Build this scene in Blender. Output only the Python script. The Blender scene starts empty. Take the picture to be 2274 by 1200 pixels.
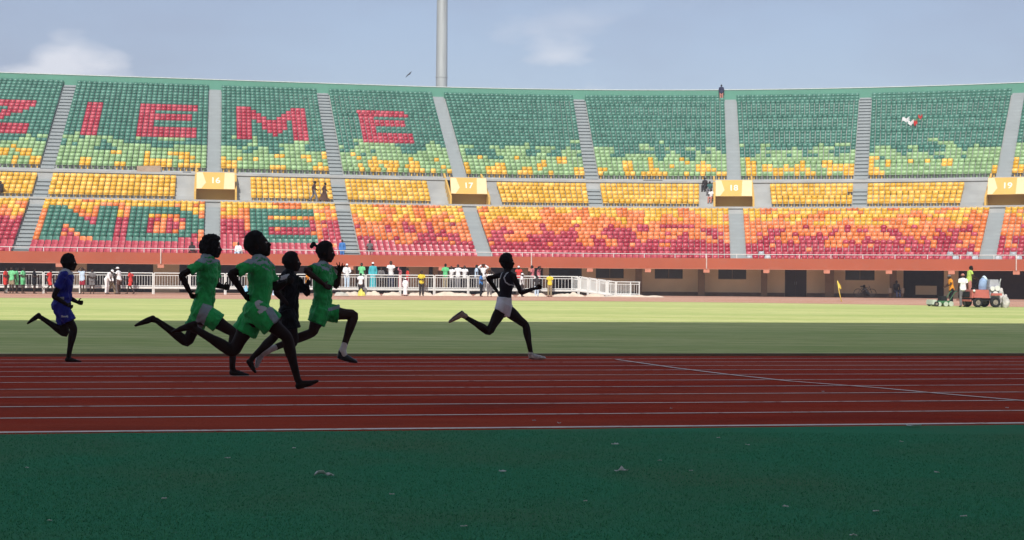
import bpy, bmesh, math, random
import numpy as np
from mathutils import Vector, Matrix, noise as mnoise
random.seed(7); RNG = np.random.default_rng(7)
scn = bpy.context.scene
COL = scn.collection
# ------------------------------------------------------------------ camera
F = 3285.0; RHO = 0.0079; HC = 624.0; CAMZ = 1.08          # focal (px of 2274), roll, horizon row, eye height
cd = bpy.data.cameras.new('camera'); cam = bpy.data.objects.new('camera', cd); COL.objects.link(cam)
cam.location = (0, 0, CAMZ); cam.rotation_euler = (math.pi/2, -RHO, 0)
cd.sensor_width = 36.0; cd.lens = 36.0*F/2274.0; cd.shift_y = 24.0/2274.0
cd.clip_start = 0.1; cd.clip_end = 6000
scn.camera = cam
# ------------------------------------------------------------------ sky, sun, exposure
SUN_EL = math.radians(43.0)
SUN_H = Vector((-0.168, -0.986, 0)).normalized()           # horizontal direction towards the sun
w = bpy.data.worlds.new('World'); scn.world = w; w.use_nodes = True
nt = w.node_tree; nt.nodes.clear()
out = nt.nodes.new('ShaderNodeOutputWorld'); bg = nt.nodes.new('ShaderNodeBackground')
sky = nt.nodes.new('ShaderNodeTexSky'); sky.sky_type = 'NISHITA'; sky.sun_disc = False
sky.sun_elevation = SUN_EL; sky.sun_rotation = math.atan2(SUN_H.x, SUN_H.y)
sky.air_density = 1.0; sky.dust_density = 1.6; sky.ozone_density = 1.2; sky.altitude = 20
tc = nt.nodes.new('ShaderNodeTexCoord'); mp = nt.nodes.new('ShaderNodeMapping')
mp.inputs['Scale'].default_value = (1.0, 1.0, 2.6); mp.inputs['Location'].default_value = (1.627, 0.752, 0.174)
n1 = nt.nodes.new('ShaderNodeTexNoise'); n1.inputs['Scale'].default_value = 3.4; n1.inputs['Detail'].default_value = 8; n1.inputs['Roughness'].default_value = 0.55
r1 = nt.nodes.new('ShaderNodeValToRGB'); r1.color_ramp.elements[0].position = 0.40; r1.color_ramp.elements[1].position = 0.80
n2 = nt.nodes.new('ShaderNodeTexNoise'); n2.inputs['Scale'].default_value = 7.0; n2.inputs['Detail'].default_value = 12; n2.inputs['Roughness'].default_value = 0.5
r2 = nt.nodes.new('ShaderNodeValToRGB'); r2.color_ramp.elements[0].position = 0.625; r2.color_ramp.elements[1].position = 0.74
sep = nt.nodes.new('ShaderNodeSeparateXYZ')
band = nt.nodes.new('ShaderNodeMapRange'); band.inputs['From Min'].default_value = 0.19; band.inputs['From Max'].default_value = 0.145
mulb = nt.nodes.new('ShaderNodeMath'); mulb.operation = 'MULTIPLY'
mul1 = nt.nodes.new('ShaderNodeMath'); mul1.operation = 'MULTIPLY'; mul1.inputs[1].default_value = 0.85; r1.color_ramp.elements[0].color = (0.62, 0.62, 0.62, 1)
mul2 = nt.nodes.new('ShaderNodeMath'); mul2.operation = 'MULTIPLY'; mul2.inputs[1].default_value = 0.8
mx1 = nt.nodes.new('ShaderNodeMixRGB'); mx1.inputs[2].default_value = (1.85, 2.08, 2.95, 1)
mx2 = nt.nodes.new('ShaderNodeMixRGB'); mx2.inputs[2].default_value = (5.2, 5.3, 5.7, 1)
L = nt.links.new
L(tc.outputs['Generated'], mp.inputs[0]); L(mp.outputs[0], n1.inputs[0]); L(mp.outputs[0], n2.inputs[0])
L(n1.outputs[0], r1.inputs[0]); L(n2.outputs[0], r2.inputs[0])
L(r1.outputs[0], mul1.inputs[0]); L(tc.outputs['Generated'], sep.inputs[0]); L(sep.outputs[2], band.inputs[0])
L(r2.outputs[0], mulb.inputs[0]); L(band.outputs[0], mulb.inputs[1]); L(mulb.outputs[0], mul2.inputs[0])
L(sky.outputs[0], mx1.inputs[1]); L(mul1.outputs[0], mx1.inputs[0])
L(mx1.outputs[0], mx2.inputs[1]); L(mul2.outputs[0], mx2.inputs[0])
L(mx2.outputs[0], bg.inputs[0]); L(bg.outputs[0], out.inputs[0])
bg.inputs[1].default_value = 0.10
sl = bpy.data.lights.new('sun', 'SUN'); sl.energy = 2.65; sl.angle = math.radians(0.5); sl.color = (1.0, 0.96, 0.90)
so = bpy.data.objects.new('sun', sl); COL.objects.link(so); so.location = (0, 0, 60)
sd = Vector((SUN_H.x*math.cos(SUN_EL), SUN_H.y*math.cos(SUN_EL), math.sin(SUN_EL)))
so.rotation_euler = sd.to_track_quat('Z', 'Y').to_euler()
scn.view_settings.view_transform = 'Standard'; scn.view_settings.look = 'None'
scn.view_settings.exposure = 0.79; scn.view_settings.gamma = 1.0
scn.view_settings.use_curve_mapping = False
scn.cycles.max_bounces = 6; scn.cycles.diffuse_bounces = 3

# ------------------------------------------------------------------ stadium coordinates
AT = 0.17                                   # track axis against the picture plane
UT = Vector((math.cos(AT), math.sin(AT), 0)); NT = Vector((-math.sin(AT), math.cos(AT), 0))
def uv(u, v, z=0.0): return UT*u + NT*v + Vector((0, 0, z))
V_OUT = 10.70; SLOPE = 0.0121; V_GRASS = 24.0; Z_IN = -SLOPE*(V_GRASS-V_OUT); V_FAR = 88.7
def ray(px, py):
    dx = px-1137.0; dy = HC-py
    return Vector(((dx-dy*RHO)/F, 1.0, (dy+dx*RHO)/F))
def track_hit(px, py):                      # where a pixel's ray meets the sloping track
    d = ray(px, py); t = 20.0
    dv = d.dot(NT)
    # CAMZ + t dz = -SLOPE (t dv - V_OUT)
    t = (SLOPE*V_OUT-CAMZ)/(d.z+SLOPE*dv)
    return Vector((0, 0, CAMZ))+d*t
def flat_hit(px, py, z):
    d = ray(px, py); t = (z-CAMZ)/d.z
    return Vector((0, 0, CAMZ))+d*t
def at_v(px, v, z=0.0):                     # on the vertical plane v = const, at a picture column
    k = (px-1137.0)/F
    Y = v/(math.cos(AT)-k*math.sin(AT))
    return Vector((k*Y, Y, z))
# far stand: straight, then a bend
SA, SV, SU, SR = 0.1946, 111.27, 17.29, 68.75
US = Vector((math.cos(SA), math.sin(SA), 0)); NS = Vector((-math.sin(SA), math.cos(SA), 0))
def stand_n(t):
    if t <= SU: return NS.copy()
    th = (t-SU)/SR
    return NS*math.cos(th)+US*math.sin(th)
def S(t, o, z):
    if t <= SU: p = US*t+NS*(SV+o)
    else: p = US*SU+NS*(SV-SR)+stand_n(t)*(SR+o)
    p.z = z
    return p
def stand_t(px, o, z):
    lo, hi = -70.0, 110.0
    for _ in range(48):
        m = (lo+hi)/2; P = S(m, o, z)
        if 1137+F*P.x/P.y+F*(z-CAMZ)/P.y*RHO < px: lo = m
        else: hi = m
    return (lo+hi)/2
def to_px(P):
    return (1137+F*P.x/P.y+F*(P.z-CAMZ)/P.y*RHO, HC-F*(P.z-CAMZ)/P.y+F*P.x/P.y*RHO)

# ------------------------------------------------------------------ materials
MATS = {}
def mat(name, col, rough=0.7, var=0.12, scale=3.0, spec=0.3, bump=0.0, bscale=60.0, metal=0.0, detail=4, col2=None, lo=0.3, hi=0.7, stretch=None, sheen=0.0, coat=0.0):
    if name in MATS: return MATS[name]
    m = bpy.data.materials.new(name); m.use_nodes = True
    t = m.node_tree; b = t.nodes['Principled BSDF']
    b.inputs['Roughness'].default_value = rough; b.inputs['Specular IOR Level'].default_value = spec
    b.inputs['Metallic'].default_value = metal
    if sheen: b.inputs['Sheen Weight'].default_value = sheen
    if coat: b.inputs['Coat Weight'].default_value = coat
    c = t.nodes.new('ShaderNodeTexCoord'); src = c.outputs['Object']
    if stretch:
        mpn = t.nodes.new('ShaderNodeMapping'); mpn.inputs['Rotation'].default_value = (0, 0, -AT); mpn.inputs['Scale'].default_value = stretch
        t.links.new(src, mpn.inputs[0]); src = mpn.outputs[0]
    n = t.nodes.new('ShaderNodeTexNoise'); n.inputs['Scale'].default_value = scale; n.inputs['Detail'].default_value = detail
    t.links.new(src, n.inputs[0])
    r = t.nodes.new('ShaderNodeValToRGB'); r.color_ramp.elements[0].position = lo; r.color_ramp.elements[1].position = hi
    if col2 is None:
        a = [max(0, x*(1-var)) for x in col]; d = [min(1, x*(1+var)) for x in col]
    else: a, d = col, col2
    r.color_ramp.elements[0].color = (*a, 1); r.color_ramp.elements[1].color = (*d, 1)
    t.links.new(n.outputs[0], r.inputs[0]); t.links.new(r.outputs[0], b.inputs['Base Color'])
    if bump:
        n2 = t.nodes.new('ShaderNodeTexNoise'); n2.inputs['Scale'].default_value = bscale; n2.inputs['Detail'].default_value = 3
        t.links.new(src, n2.inputs[0])
        bp = t.nodes.new('ShaderNodeBump'); bp.inputs['Strength'].default_value = bump; bp.inputs['Distance'].default_value = 0.02
        t.links.new(n2.outputs[0], bp.inputs['Height']); t.links.new(bp.outputs[0], b.inputs['Normal'])
    MATS[name] = m
    return m
def layer_noise(m, col, scale, lo, hi, stretch=None, amount=1.0, detail=4):
    """mix a second colour over the base by another noise (wear, dust, blotches)"""
    t = m.node_tree; b = t.nodes['Principled BSDF']; old = b.inputs['Base Color'].links[0].from_socket
    c = t.nodes.new('ShaderNodeTexCoord'); src = c.outputs['Object']
    if stretch:
        mpn = t.nodes.new('ShaderNodeMapping'); mpn.inputs['Rotation'].default_value = (0, 0, -AT); mpn.inputs['Scale'].default_value = stretch
        t.links.new(src, mpn.inputs[0]); src = mpn.outputs[0]
    n = t.nodes.new('ShaderNodeTexNoise'); n.inputs['Scale'].default_value = scale; n.inputs['Detail'].default_value = detail
    t.links.new(src, n.inputs[0])
    r = t.nodes.new('ShaderNodeValToRGB'); r.color_ramp.elements[0].position = lo; r.color_ramp.elements[1].position = hi
    r.color_ramp.elements[0].color = (0, 0, 0, 1); r.color_ramp.elements[1].color = (amount, amount, amount, 1)
    t.links.new(n.outputs[0], r.inputs[0])
    x = t.nodes.new('ShaderNodeMixRGB'); x.inputs[2].default_value = (*col, 1)
    t.links.new(r.outputs[0], x.inputs[0]); t.links.new(old, x.inputs[1]); t.links.new(x.outputs[0], b.inputs['Base Color'])
    return m
M_TURF = mat('turf', (0.036, 0.212, 0.102), 1.0, col2=(0.092, 0.355, 0.192), scale=150, lo=0.34, hi=0.70, bump=0.5, bscale=190, detail=3, spec=0.0)
layer_noise(M_TURF, (0.150, 0.205, 0.110), 0.7, 0.42, 0.72, amount=0.55, detail=5)
layer_noise(M_TURF, (0.16, 0.20, 0.15), 14, 0.62, 0.76, amount=0.35, detail=6)
M_BLADE = mat('turf_blade', (0.036, 0.235, 0.105), 0.9, col2=(0.110, 0.390, 0.195), scale=40, spec=0.1)
M_TRACK = mat('tartan', (0.340, 0.034, 0.018), 1.0, col2=(0.500, 0.076, 0.044), scale=70, lo=0.3, hi=0.75, bump=0.4, bscale=160, detail=4, spec=0.0)
layer_noise(M_TRACK, (0.52, 0.145, 0.080), 0.5, 0.42, 0.75, stretch=(0.25, 1.6, 1), amount=0.5)
layer_noise(M_TRACK, (0.20, 0.040, 0.030), 1.1, 0.50, 0.72, stretch=(0.35, 1.0, 1), amount=0.55, detail=6)
layer_noise(M_TRACK, (0.52, 0.26, 0.20), 26, 0.66, 0.74, amount=0.35, detail=5)
M_LINE = mat('line_paint', (0.94, 0.80, 0.70), 0.9, var=0.10, scale=8, spec=0.0)
layer_noise(M_LINE, (0.30, 0.06, 0.05), 9, 0.56, 0.68, amount=0.6)
M_GRASS = mat('pitch_grass', (0.430, 0.485, 0.160), 1.0, col2=(0.690, 0.665, 0.300), scale=1.0, stretch=(0.10, 1.3, 1), lo=0.30, hi=0.72, bump=0.4, bscale=25, detail=7, spec=0.0)
layer_noise(M_GRASS, (0.340, 0.440, 0.135), 0.16, 0.42, 0.66, stretch=(0.12, 1.0, 1), amount=0.65)
layer_noise(M_GRASS, (0.66, 0.63, 0.33), 1.5, 0.50, 0.76, stretch=(0.22, 2.2, 1), amount=0.5, detail=9)
layer_noise(M_GRASS, (0.29, 0.40, 0.110), 4, 0.48, 0.70, stretch=(0.35, 1.6, 1), amount=0.75, detail=8)
M_APRON = mat('apron', (0.42, 0.24, 0.16), 0.9, col2=(0.52, 0.34, 0.25), scale=0.7, stretch=(0.3, 1.2, 1), bump=0.2, bscale=20)
layer_noise(M_APRON, (0.40, 0.13, 0.075), 0.25, 0.45, 0.6, stretch=(0.2, 1, 1), amount=0.6)
M_EARTH = mat('earth', (0.26, 0.20, 0.14), 0.95, scale=0.1, var=0.25)
M_CONC = mat('concrete', (0.335, 0.365, 0.365), 0.85, var=0.10, scale=0.8, bump=0.15, bscale=15)
M_CONC2 = mat('terrace_concrete', (0.40, 0.41, 0.40), 0.9, var=0.14, scale=0.6)
M_JOINT = mat('joint', (0.07, 0.075, 0.08), 0.9)
M_ORANGE = mat('parapet_paint', (0.405, 0.095, 0.045), 0.6, var=0.07, scale=0.35)
layer_noise(M_ORANGE, (0.40, 0.13, 0.08), 1.2, 0.55, 0.8, amount=0.5)
M_SALMON = mat('salmon_paint', (0.56, 0.22, 0.14), 0.7, var=0.1)
M_GREENW = mat('rim_paint', (0.105, 0.290, 0.205), 0.6, var=0.06, scale=0.3)
M_WALL = mat('wall_render', (0.80, 0.66, 0.45), 0.9, var=0.08, scale=0.6)
M_PLINTH = mat('plinth', (0.17, 0.12, 0.09), 0.9, var=0.2)
M_BROWN = mat('column_paint', (0.21, 0.150, 0.100), 0.9, var=0.12)
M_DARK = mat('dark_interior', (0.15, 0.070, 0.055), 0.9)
M_SOFFIT = mat('soffit_paint', (0.62, 0.56, 0.48), 0.9)
M_GLASSD = mat('dark_window', (0.030, 0.020, 0.022), 0.25, spec=0.5)
M_DOOR = mat('dark_door', (0.040, 0.024, 0.024), 0.5)
M_WHITE = mat('white_paint', (0.74, 0.74, 0.70), 0.5, var=0.06)
M_YBOX = mat('box_paint', (0.66, 0.40, 0.095), 0.6, var=0.05, scale=0.8)
M_YPALE = mat('box_pale_paint', (0.78, 0.60, 0.34), 0.6, var=0.05)
M_NUM = mat('number_paint', (0.85, 0.78, 0.62), 0.6, var=0.03)
M_STEEL = mat('galvanised', (0.42, 0.44, 0.43), 0.45, var=0.2, scale=0.6, metal=0.25, stretch=(3, 3, 0.2))
M_ROOF = mat('roof_sheet', (0.70, 0.70, 0.69), 0.6)
SEATC = {'G': (0.055, 0.195, 0.138), 'L': (0.270, 0.430, 0.185), 'Y': (0.800, 0.440, 0.016), 'O': (0.760, 0.190, 0.022), 'R': (0.440, 0.020, 0.046), 'C': (0.42, 0.44, 0.46)}
M_SEAT = {k: mat('seat_'+{'G': 'dark_green', 'L': 'light_green', 'Y': 'yellow', 'O': 'orange', 'R': 'crimson', 'C': 'grey'}[k], c, 0.36, var=0.13, scale=1.3, spec=0.45) for k, c in SEATC.items()}
for m in M_SEAT.values():            # every seat has faded a little differently
    t = m.node_tree; b = t.nodes['Principled BSDF']; old = b.inputs['Base Color'].links[0].from_socket
    ge = t.nodes.new('ShaderNodeNewGeometry'); mr = t.nodes.new('ShaderNodeMapRange'); mr.inputs['To Min'].default_value = 0.78; mr.inputs['To Max'].default_value = 1.18
    hs = t.nodes.new('ShaderNodeHueSaturation'); t.links.new(ge.outputs['Random Per Island'], mr.inputs[0]); t.links.new(mr.outputs[0], hs.inputs['Value']); t.links.new(old, hs.inputs['Color']); t.links.new(hs.outputs[0], b.inputs['Base Color'])
    mr2 = t.nodes.new('ShaderNodeMapRange'); mr2.inputs['To Min'].default_value = 1.0; mr2.inputs['To Max'].default_value = 0.88; t.links.new(ge.outputs['Random Per Island'], mr2.inputs[0]); t.links.new(mr2.outputs[0], hs.inputs['Saturation'])

# ------------------------------------------------------------------ mesh helpers
class MB:
    def __init__(self): self.v = []; self.f = []; self.m = []
    def add(self, vs, fs, mi=0):
        b = len(self.v); self.v += [tuple(x) for x in vs]; self.f += [tuple(i+b for i in q) for q in fs]; self.m += [mi]*len(fs); return self
    def box8(self, p, mi=0):      # p: bottom 4 then top 4, counter-clockwise
        return self.add(p, [(3, 2, 1, 0), (4, 5, 6, 7), (0, 1, 5, 4), (1, 2, 6, 5), (2, 3, 7, 6), (3, 0, 4, 7)], mi)
    def box(self, c, s, R=None, mi=0):
        x, y, z = s[0]/2, s[1]/2, s[2]/2; P = [Vector(q) for q in ((-x, -y, -z), (x, -y, -z), (x, y, -z), (-x, y, -z), (-x, -y, z), (x, -y, z), (x, y, z), (-x, y, z))]
        if R is not None: P = [R @ q for q in P]
        c = Vector(c); return self.box8([q+c for q in P], mi)
    def tube(self, pts, rad, n=8, ref=(0, 1, 0), mi=0, cap=True):
        pts = [Vector(p) for p in pts]; k = len(pts); rings = []; vs = []
        ref = Vector(ref); prev = None
        for i, p in enumerate(pts):
            T = (pts[min(i+1, k-1)]-pts[max(i-1, 0)])
            if T.length < 1e-9: T = Vector((0, 0, 1))
            T.normalize()
            Sd = ref-T*ref.dot(T)
            if Sd.length < 0.05: Sd = (prev if prev is not None else T.orthogonal())-T*(prev.dot(T) if prev is not None else 0)
            if Sd.length < 1e-6: Sd = T.orthogonal()
            Sd.normalize()
            if prev is not None and Sd.dot(prev) < 0: Sd = -Sd
            prev = Sd
            N = T.cross(Sd); r = rad[i] if isinstance(rad, (list, tuple)) else rad
            ra, rb = r if isinstance(r, (list, tuple)) else (r, r)
            for j in range(n):
                a = 2*math.pi*j/n; vs.append(p+Sd*(ra*math.cos(a))+N*(rb*math.sin(a)))
        fs = []
        for i in range(k-1):
            for j in range(n):
                fs.append((i*n+j, i*n+(j+1) % n, (i+1)*n+(j+1) % n, (i+1)*n+j))
        if cap: fs.append(tuple(range(n-1, -1, -1))); fs.append(tuple((k-1)*n+j for j in range(n)))
        return self.add(vs, fs, mi)
    def ball(self, c, r, nu=12, nv=8, R=None, mi=0, fn=None):
        c = Vector(c); rr = r if isinstance(r, (list, tuple)) else (r, r, r); vs = []; fs = []
        for i in range(nv+1):
            ph = math.pi*i/nv
            for j in range(nu):
                th = 2*math.pi*j/nu; d = Vector((math.sin(ph)*math.cos(th), math.sin(ph)*math.sin(th), math.cos(ph)))
                q = Vector((d.x*rr[0], d.y*rr[1], d.z*rr[2]))
                if fn: q = fn(d, q)
                if R is not None: q = R @ q
                vs.append(c+q)
        for i in range(nv):
            for j in range(nu):
                fs.append((i*nu+j, (i+1)*nu+j, (i+1)*nu+(j+1) % nu, i*nu+(j+1) % nu))
        return self.add(vs, fs, mi)
    def mesh(self, name, mats, smooth=False):
        me = bpy.data.meshes.new(name); me.from_pydata(self.v, [], self.f)
        for m in (mats if isinstance(mats, (list, tuple)) else [mats]): me.materials.append(m)
        if any(self.m): me.polygons.foreach_set('material_index', self.m)
        if smooth: me.polygons.foreach_set('use_smooth', [True]*len(me.polygons))
        me.update(); return me
    def build(self, name, mats, parent=None, smooth=False, fix=True):
        me = self.mesh(name, mats, smooth)
        if fix:
            bm = bmesh.new(); bm.from_mesh(me); bmesh.ops.recalc_face_normals(bm, faces=bm.faces); bm.to_mesh(me); bm.free()
        return link(name, me, parent)
def link(name, me, parent=None, loc=None, R=None):
    o = bpy.data.objects.new(name, me); COL.objects.link(o)
    if loc is not None: o.location = loc
    if R is not None: o.rotation_euler = R
    if parent is not None: adopt(o, parent)
    return o
def adopt(o, parent):
    o.parent = parent
    M = parent.matrix_basis.copy()
    if parent.parent is not None:
        M = parent.parent.matrix_basis @ parent.matrix_parent_inverse @ M
    o.matrix_parent_inverse = M.inverted()
def tag(o, label=None, cat=None, group=None, kind=None):
    if label: o['label'] = label
    if cat: o['category'] = cat
    if group: o['group'] = group
    if kind: o['kind'] = kind
    return o
def thing(name, loc, label, cat, group=None):
    o = bpy.data.objects.new(name, None); COL.objects.link(o); o.location = loc; o.empty_display_size = 0.3
    return tag(o, label, cat, group)
def frange(a, b, step):
    n = max(1, int(math.ceil((b-a)/step))); return [a+(b-a)*i/n for i in range(n+1)]
def evaluated_mesh(o, name):
    dg = bpy.context.evaluated_depsgraph_get(); me = bpy.data.meshes.new_from_object(o.evaluated_get(dg)); me.name = name
    return me

# ================================================================== GROUND
mb = MB(); mb.add([(-2500, -2500, -0.9), (2500, -2500, -0.9), (2500, 2500, -0.9), (-2500, 2500, -0.9)], [(0, 1, 2, 3)])
tag(mb.build('ground', M_EARTH), kind='structure')
mb = MB(); us = frange(-75, -12, 3)+frange(-11.9, 11.9, 0.07)+frange(12, 75, 3); vs_ = [-60, -20, 2, 6, 9, 10.53]
pts = [uv(u, v+(0.030*mnoise.noise((u*1.7, 3.1, 0))+0.022*mnoise.noise((u*9.0, 1.3, 0)) if v > 10 else 0), 0.006) for v in vs_ for u in us]; n = len(us)
mb.add(pts, [(i*n+j, i*n+j+1, (i+1)*n+j+1, (i+1)*n+j) for i in range(len(vs_)-1) for j in range(n-1)])
TURF = tag(mb.build('turf', M_TURF), 'dark green artificial turf strip beside the running track', kind='structure')
# oval path: distance outwards of the grass edge
VC = (V_GRASS+V_FAR)/2; RI = (V_FAR-V_GRASS)/2; UR, UL = 14.0, -70.0
def oval():
    P = []
    for u in frange(UL, UR, 3): P.append((u, V_GRASS, 0, -1))
    for i in range(1, 49):
        a = -math.pi/2+math.pi*i/48; P.append((UR+RI*math.cos(a), VC+RI*math.sin(a), math.cos(a), math.sin(a)))
    for u in frange(-UR, -UL, 3)[1:]: P.append((-u, V_FAR, 0, 1))
    for i in range(1, 48):
        a = math.pi/2+math.pi*i/48; P.append((UL+RI*math.cos(a), VC+RI*math.sin(a), math.cos(a), math.sin(a)))
    return P
OV = oval()
def zr(r): return Z_IN+SLOPE*min(max(r, 0), V_GRASS-V_OUT)
def oval_sheet(r0, r1, dz=0.0, pts=OV, closed=True, rs=None):
    rs = rs or [r0, r1]; mb = MB(); n = len(pts)
    vs = [uv(p[0]+p[2]*r, p[1]+p[3]*r, zr(r)+dz) for r in rs for p in pts]
    fs = [(i*n+j, i*n+(j+1) % n, (i+1)*n+(j+1) % n, (i+1)*n+j) for i in range(len(rs)-1) for j in range(n if closed else n-1)]
    return mb.add(vs, fs)
R_OUT = V_GRASS-10.50
i0 = [i for i, p in enumerate(OV) if p[0] > UR and p[1] > V_GRASS+6][0]; i1 = [i for i, p in enumerate(OV) if p[1] >= V_FAR-1e-6][-1]
RS = [0, 1.1, 4, 8, V_GRASS-V_OUT, R_OUT]
M_TRACKF = mat('pale_tartan', (0.47, 0.225, 0.145), 1.0, col2=(0.60, 0.36, 0.25), scale=0.6, stretch=(0.2, 1.4, 1), spec=0.0)  # separate paler, pinker colour for the far half of the track
tag(oval_sheet(0, 0, 0, OV[i0:i1+1], False, rs=RS).build('far_track', M_TRACKF), 'paler pinkish far side of the running track', kind='structure')
TRACK = tag(oval_sheet(0, R_OUT, 0, OV[i1:]+OV[:i0+1], False, rs=RS).build('track', M_TRACK), 'dark red running track with pale lane lines', kind='structure')
for k in range(11):
    r = V_GRASS-(V_OUT+1.22*k); wdt = 0.06 if k else 0.09
    o = oval_sheet(r-wdt/2, r+wdt/2, 0.004).build('lane_line', M_LINE, TRACK)
# curved line that crosses the lanes
bl = [track_hit(*p) for p in ((1369, 799.5), (1504, 818.8), (1616, 832.8), (1756, 848.0), (1952, 863.0), (2092, 876), (2274, 891.6), (2450, 904))]
mb = MB(); vv = []
for i, p in enumerate(bl):
    T = (bl[min(i+1, len(bl)-1)]-bl[max(i-1, 0)]).normalized(); Nn = Vector((-T.y, T.x, 0))
    for s in (-1, 1):
        q = p+Nn*(0.03*s); q.z = -SLOPE*(q.dot(NT)-V_OUT)+0.008; vv.append(q)
mb.add(vv, [(2*i, 2*i+1, 2*i+3, 2*i+2) for i in range(len(bl)-1)])
mb.build('crossing_line', M_LINE, TRACK)
# kerb at the grass edge and the pitch itself
mb = MB(); n = len(OV); prof = [(0.02, 0.0), (0.02, 0.042), (-0.10, 0.042), (-0.10, -0.03)]
vs = [uv(p[0]+p[2]*r, p[1]+p[3]*r, Z_IN+dz) for r, dz in prof for p in OV]
mb.add(vs, [(i*n+j, i*n+(j+1) % n, (i+1)*n+(j+1) % n, (i+1)*n+j) for i in range(3) for j in range(n)])
tag(mb.build('kerb', mat('kerb_concrete', (0.20, 0.16, 0.10), 0.9)), 'low kerb between the track and the grass', kind='structure')
mb = MB(); ring = [uv(p[0]-p[2]*0.09, p[1]-p[3]*0.09, Z_IN+0.035) for p in OV]
ctr = [uv(u, VC, Z_IN+0.06) for u in (UL, UR)]
nrm = [uv(p[0]*0.0+(UL if p[0] < UL else UR if p[0] > UR else p[0]), VC, Z_IN+0.06) for p in OV]
mb.add(ring+nrm, [(j, (j+1) % n, n+(j+1) % n, n+j) for j in range(n)])
tag(mb.build('pitch', M_GRASS), 'pale green mown grass inside the running track', kind='structure')
far = [p for p in OV if p[1] > VC-8 or p[0] > UR+20]
i0 = [i for i, p in enumerate(OV) if p[0] > UR and p[1] > V_GRASS+6][0]; i1 = [i for i, p in enumerate(OV) if p[1] >= V_FAR-1e-6][-1]
tag(oval_sheet(0, 0, -0.004, OV[i0:i1+1], False, rs=[R_OUT-0.02, R_OUT+4, R_OUT+9, R_OUT+20, R_OUT+46]).build('apron', M_APRON), 'pinkish dusty ground in front of the far stand', kind='structure')

# ================================================================== FAR GRANDSTAND
T0, T1 = -30.0, 72.0
STAIRS = {'a': -14.3, 'b': -0.65, 'c': 9.79, 'd': 19.95, 'e': 29.3, 'f': 39.3, 'g': 48.0, 'h': 57.4}
BOXT = {'16': -0.45, '17': 20.15, '18': 39.2, '19': 57.9}
RD = 0.76
LO0, LZ0, LRISE, LN = 0.35, 2.46, 0.322, 14
MO0, MZ0, MRISE, MN = 12.5, 7.45, 0.38, 5
UO0, UZ0, URISE, UN = 17.7, 10.20, 0.38, 25
LZE = LZ0+LRISE*(LN-1)
OW1 = LO0+RD*LN                 # 10.99
OW2 = MO0+RD*MN                 # 16.3
OEND = UO0+RD*UN                # 36.7
RIMZ = 20.62
GS = thing('grandstand', S(20, 0, 0), 'long curved sunlit grandstand with green, yellow, orange and red seats', 'grandstand')
def tsteps(a, b): return frange(a, b, 1.0)
def sweep(mb, prof, a, b, mi=0, closed=False):
    ts = tsteps(a, b); k = len(prof)
    vs = [S(t, o, z) for t in ts for o, z in prof]
    fs = [(i*k+j, i*k+(j+1) % k, (i+1)*k+(j+1) % k, (i+1)*k+j) for i in range(len(ts)-1) for j in range(k if closed else k-1)]
    mb.add(vs, fs, mi)
    if closed:
        nb = len(mb.v)-len(vs)
        mb.f.append(tuple(nb+j for j in range(k))); mb.m.append(mi); mb.f.append(tuple(nb+(len(ts)-1)*k+j for j in range(k-1, -1, -1))); mb.m.append(mi)
    return mb
def rows(o0, z0, rise, n):
    p = []
    for r in range(n): p += [(o0+RD*r, z0+rise*r), (o0+RD*(r+1), z0+rise*r)]
    return p
prof = [(0.24, 2.5)]+rows(LO0-0.11, LZ0, LRISE, LN)[0:1]+rows(LO0, LZ0, LRISE, LN)[1:]
prof += [(OW1, MZ0-0.16), (OW1-0.10, MZ0-0.16), (OW1-0.10, MZ0), (MO0, MZ0)]
sweep(MB(), prof, T0, T1).build('lower_terrace', M_CONC2, GS, fix=False)
cuts = sorted((t-1.62/(1.0 if t < SU else 1.23), t+1.62/(1.0 if t < SU else 1.23)) for t in BOXT.values()); cur = T0
mprof = rows(MO0, MZ0, MRISE, MN)+[(OW2, 9.80), (OW2-0.10, 9.80), (OW2-0.10, 9.98), (UO0, 9.98)]
for a, b in cuts+[(T1, T1)]:
    sweep(MB(), mprof, cur, a).build('middle_terrace', M_CONC2, GS, fix=False); cur = b
for a, b in cuts: sweep(MB(), [(OW2-0.10, 9.80), (OW2-0.10, 9.98), (UO0, 9.98)], a, b).build('walkway_slab', M_CONC2, GS, fix=False)
uprof = [(UO0, 9.98), (UO0, 10.06), (UO0-0.07, 10.06), (UO0-0.07, UZ0)]+rows(UO0, UZ0, URISE, UN)[1:]
sweep(MB(), uprof, T0, T1).build('upper_terrace', M_CONC2, GS, fix=False)
zt = UZ0+URISE*(UN-1)
sweep(MB(), [(OEND, zt-0.2), (OEND, RIMZ-0.07), (OEND+0.3, RIMZ-0.07), (OEND+0.3, zt-0.2)], T0, T1, closed=True).build('rim_wall', M_GREENW, GS)
sweep(MB(), [(OEND-0.05, RIMZ-0.068), (OEND-0.05, RIMZ), (OEND+0.35, RIMZ), (OEND+0.35, RIMZ-0.068)], T0, T1, closed=True).build('coping', mat('coping', (0.62, 0.66, 0.62), 0.7), GS)
sweep(MB(), [(OEND+0.02, zt-0.25), (OEND+0.02, -0.3), (OEND+0.25, -0.3), (OEND+0.25, zt-0.25)], T0, T1, closed=True).build('back_wall', M_CONC2, GS)
sweep(MB(), [(0.245, 2.14), (4.2, 3.35), (OW1, 5.9), (OEND, 17.5)], T0, T1).build('soffit', M_SOFFIT, GS, fix=False)
sweep(MB(), [(0, 2.12), (0, 2.94), (0.24, 2.94), (0.24, 2.12)], T0, T1, closed=True).build('parapet', M_ORANGE, GS)
sweep(MB(), [(-0.03, 2.09), (-0.03, 2.118), (0.27, 2.118), (0.27, 2.09)], T0, T1, closed=True).build('drip_edge', M_SALMON, GS)
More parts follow.
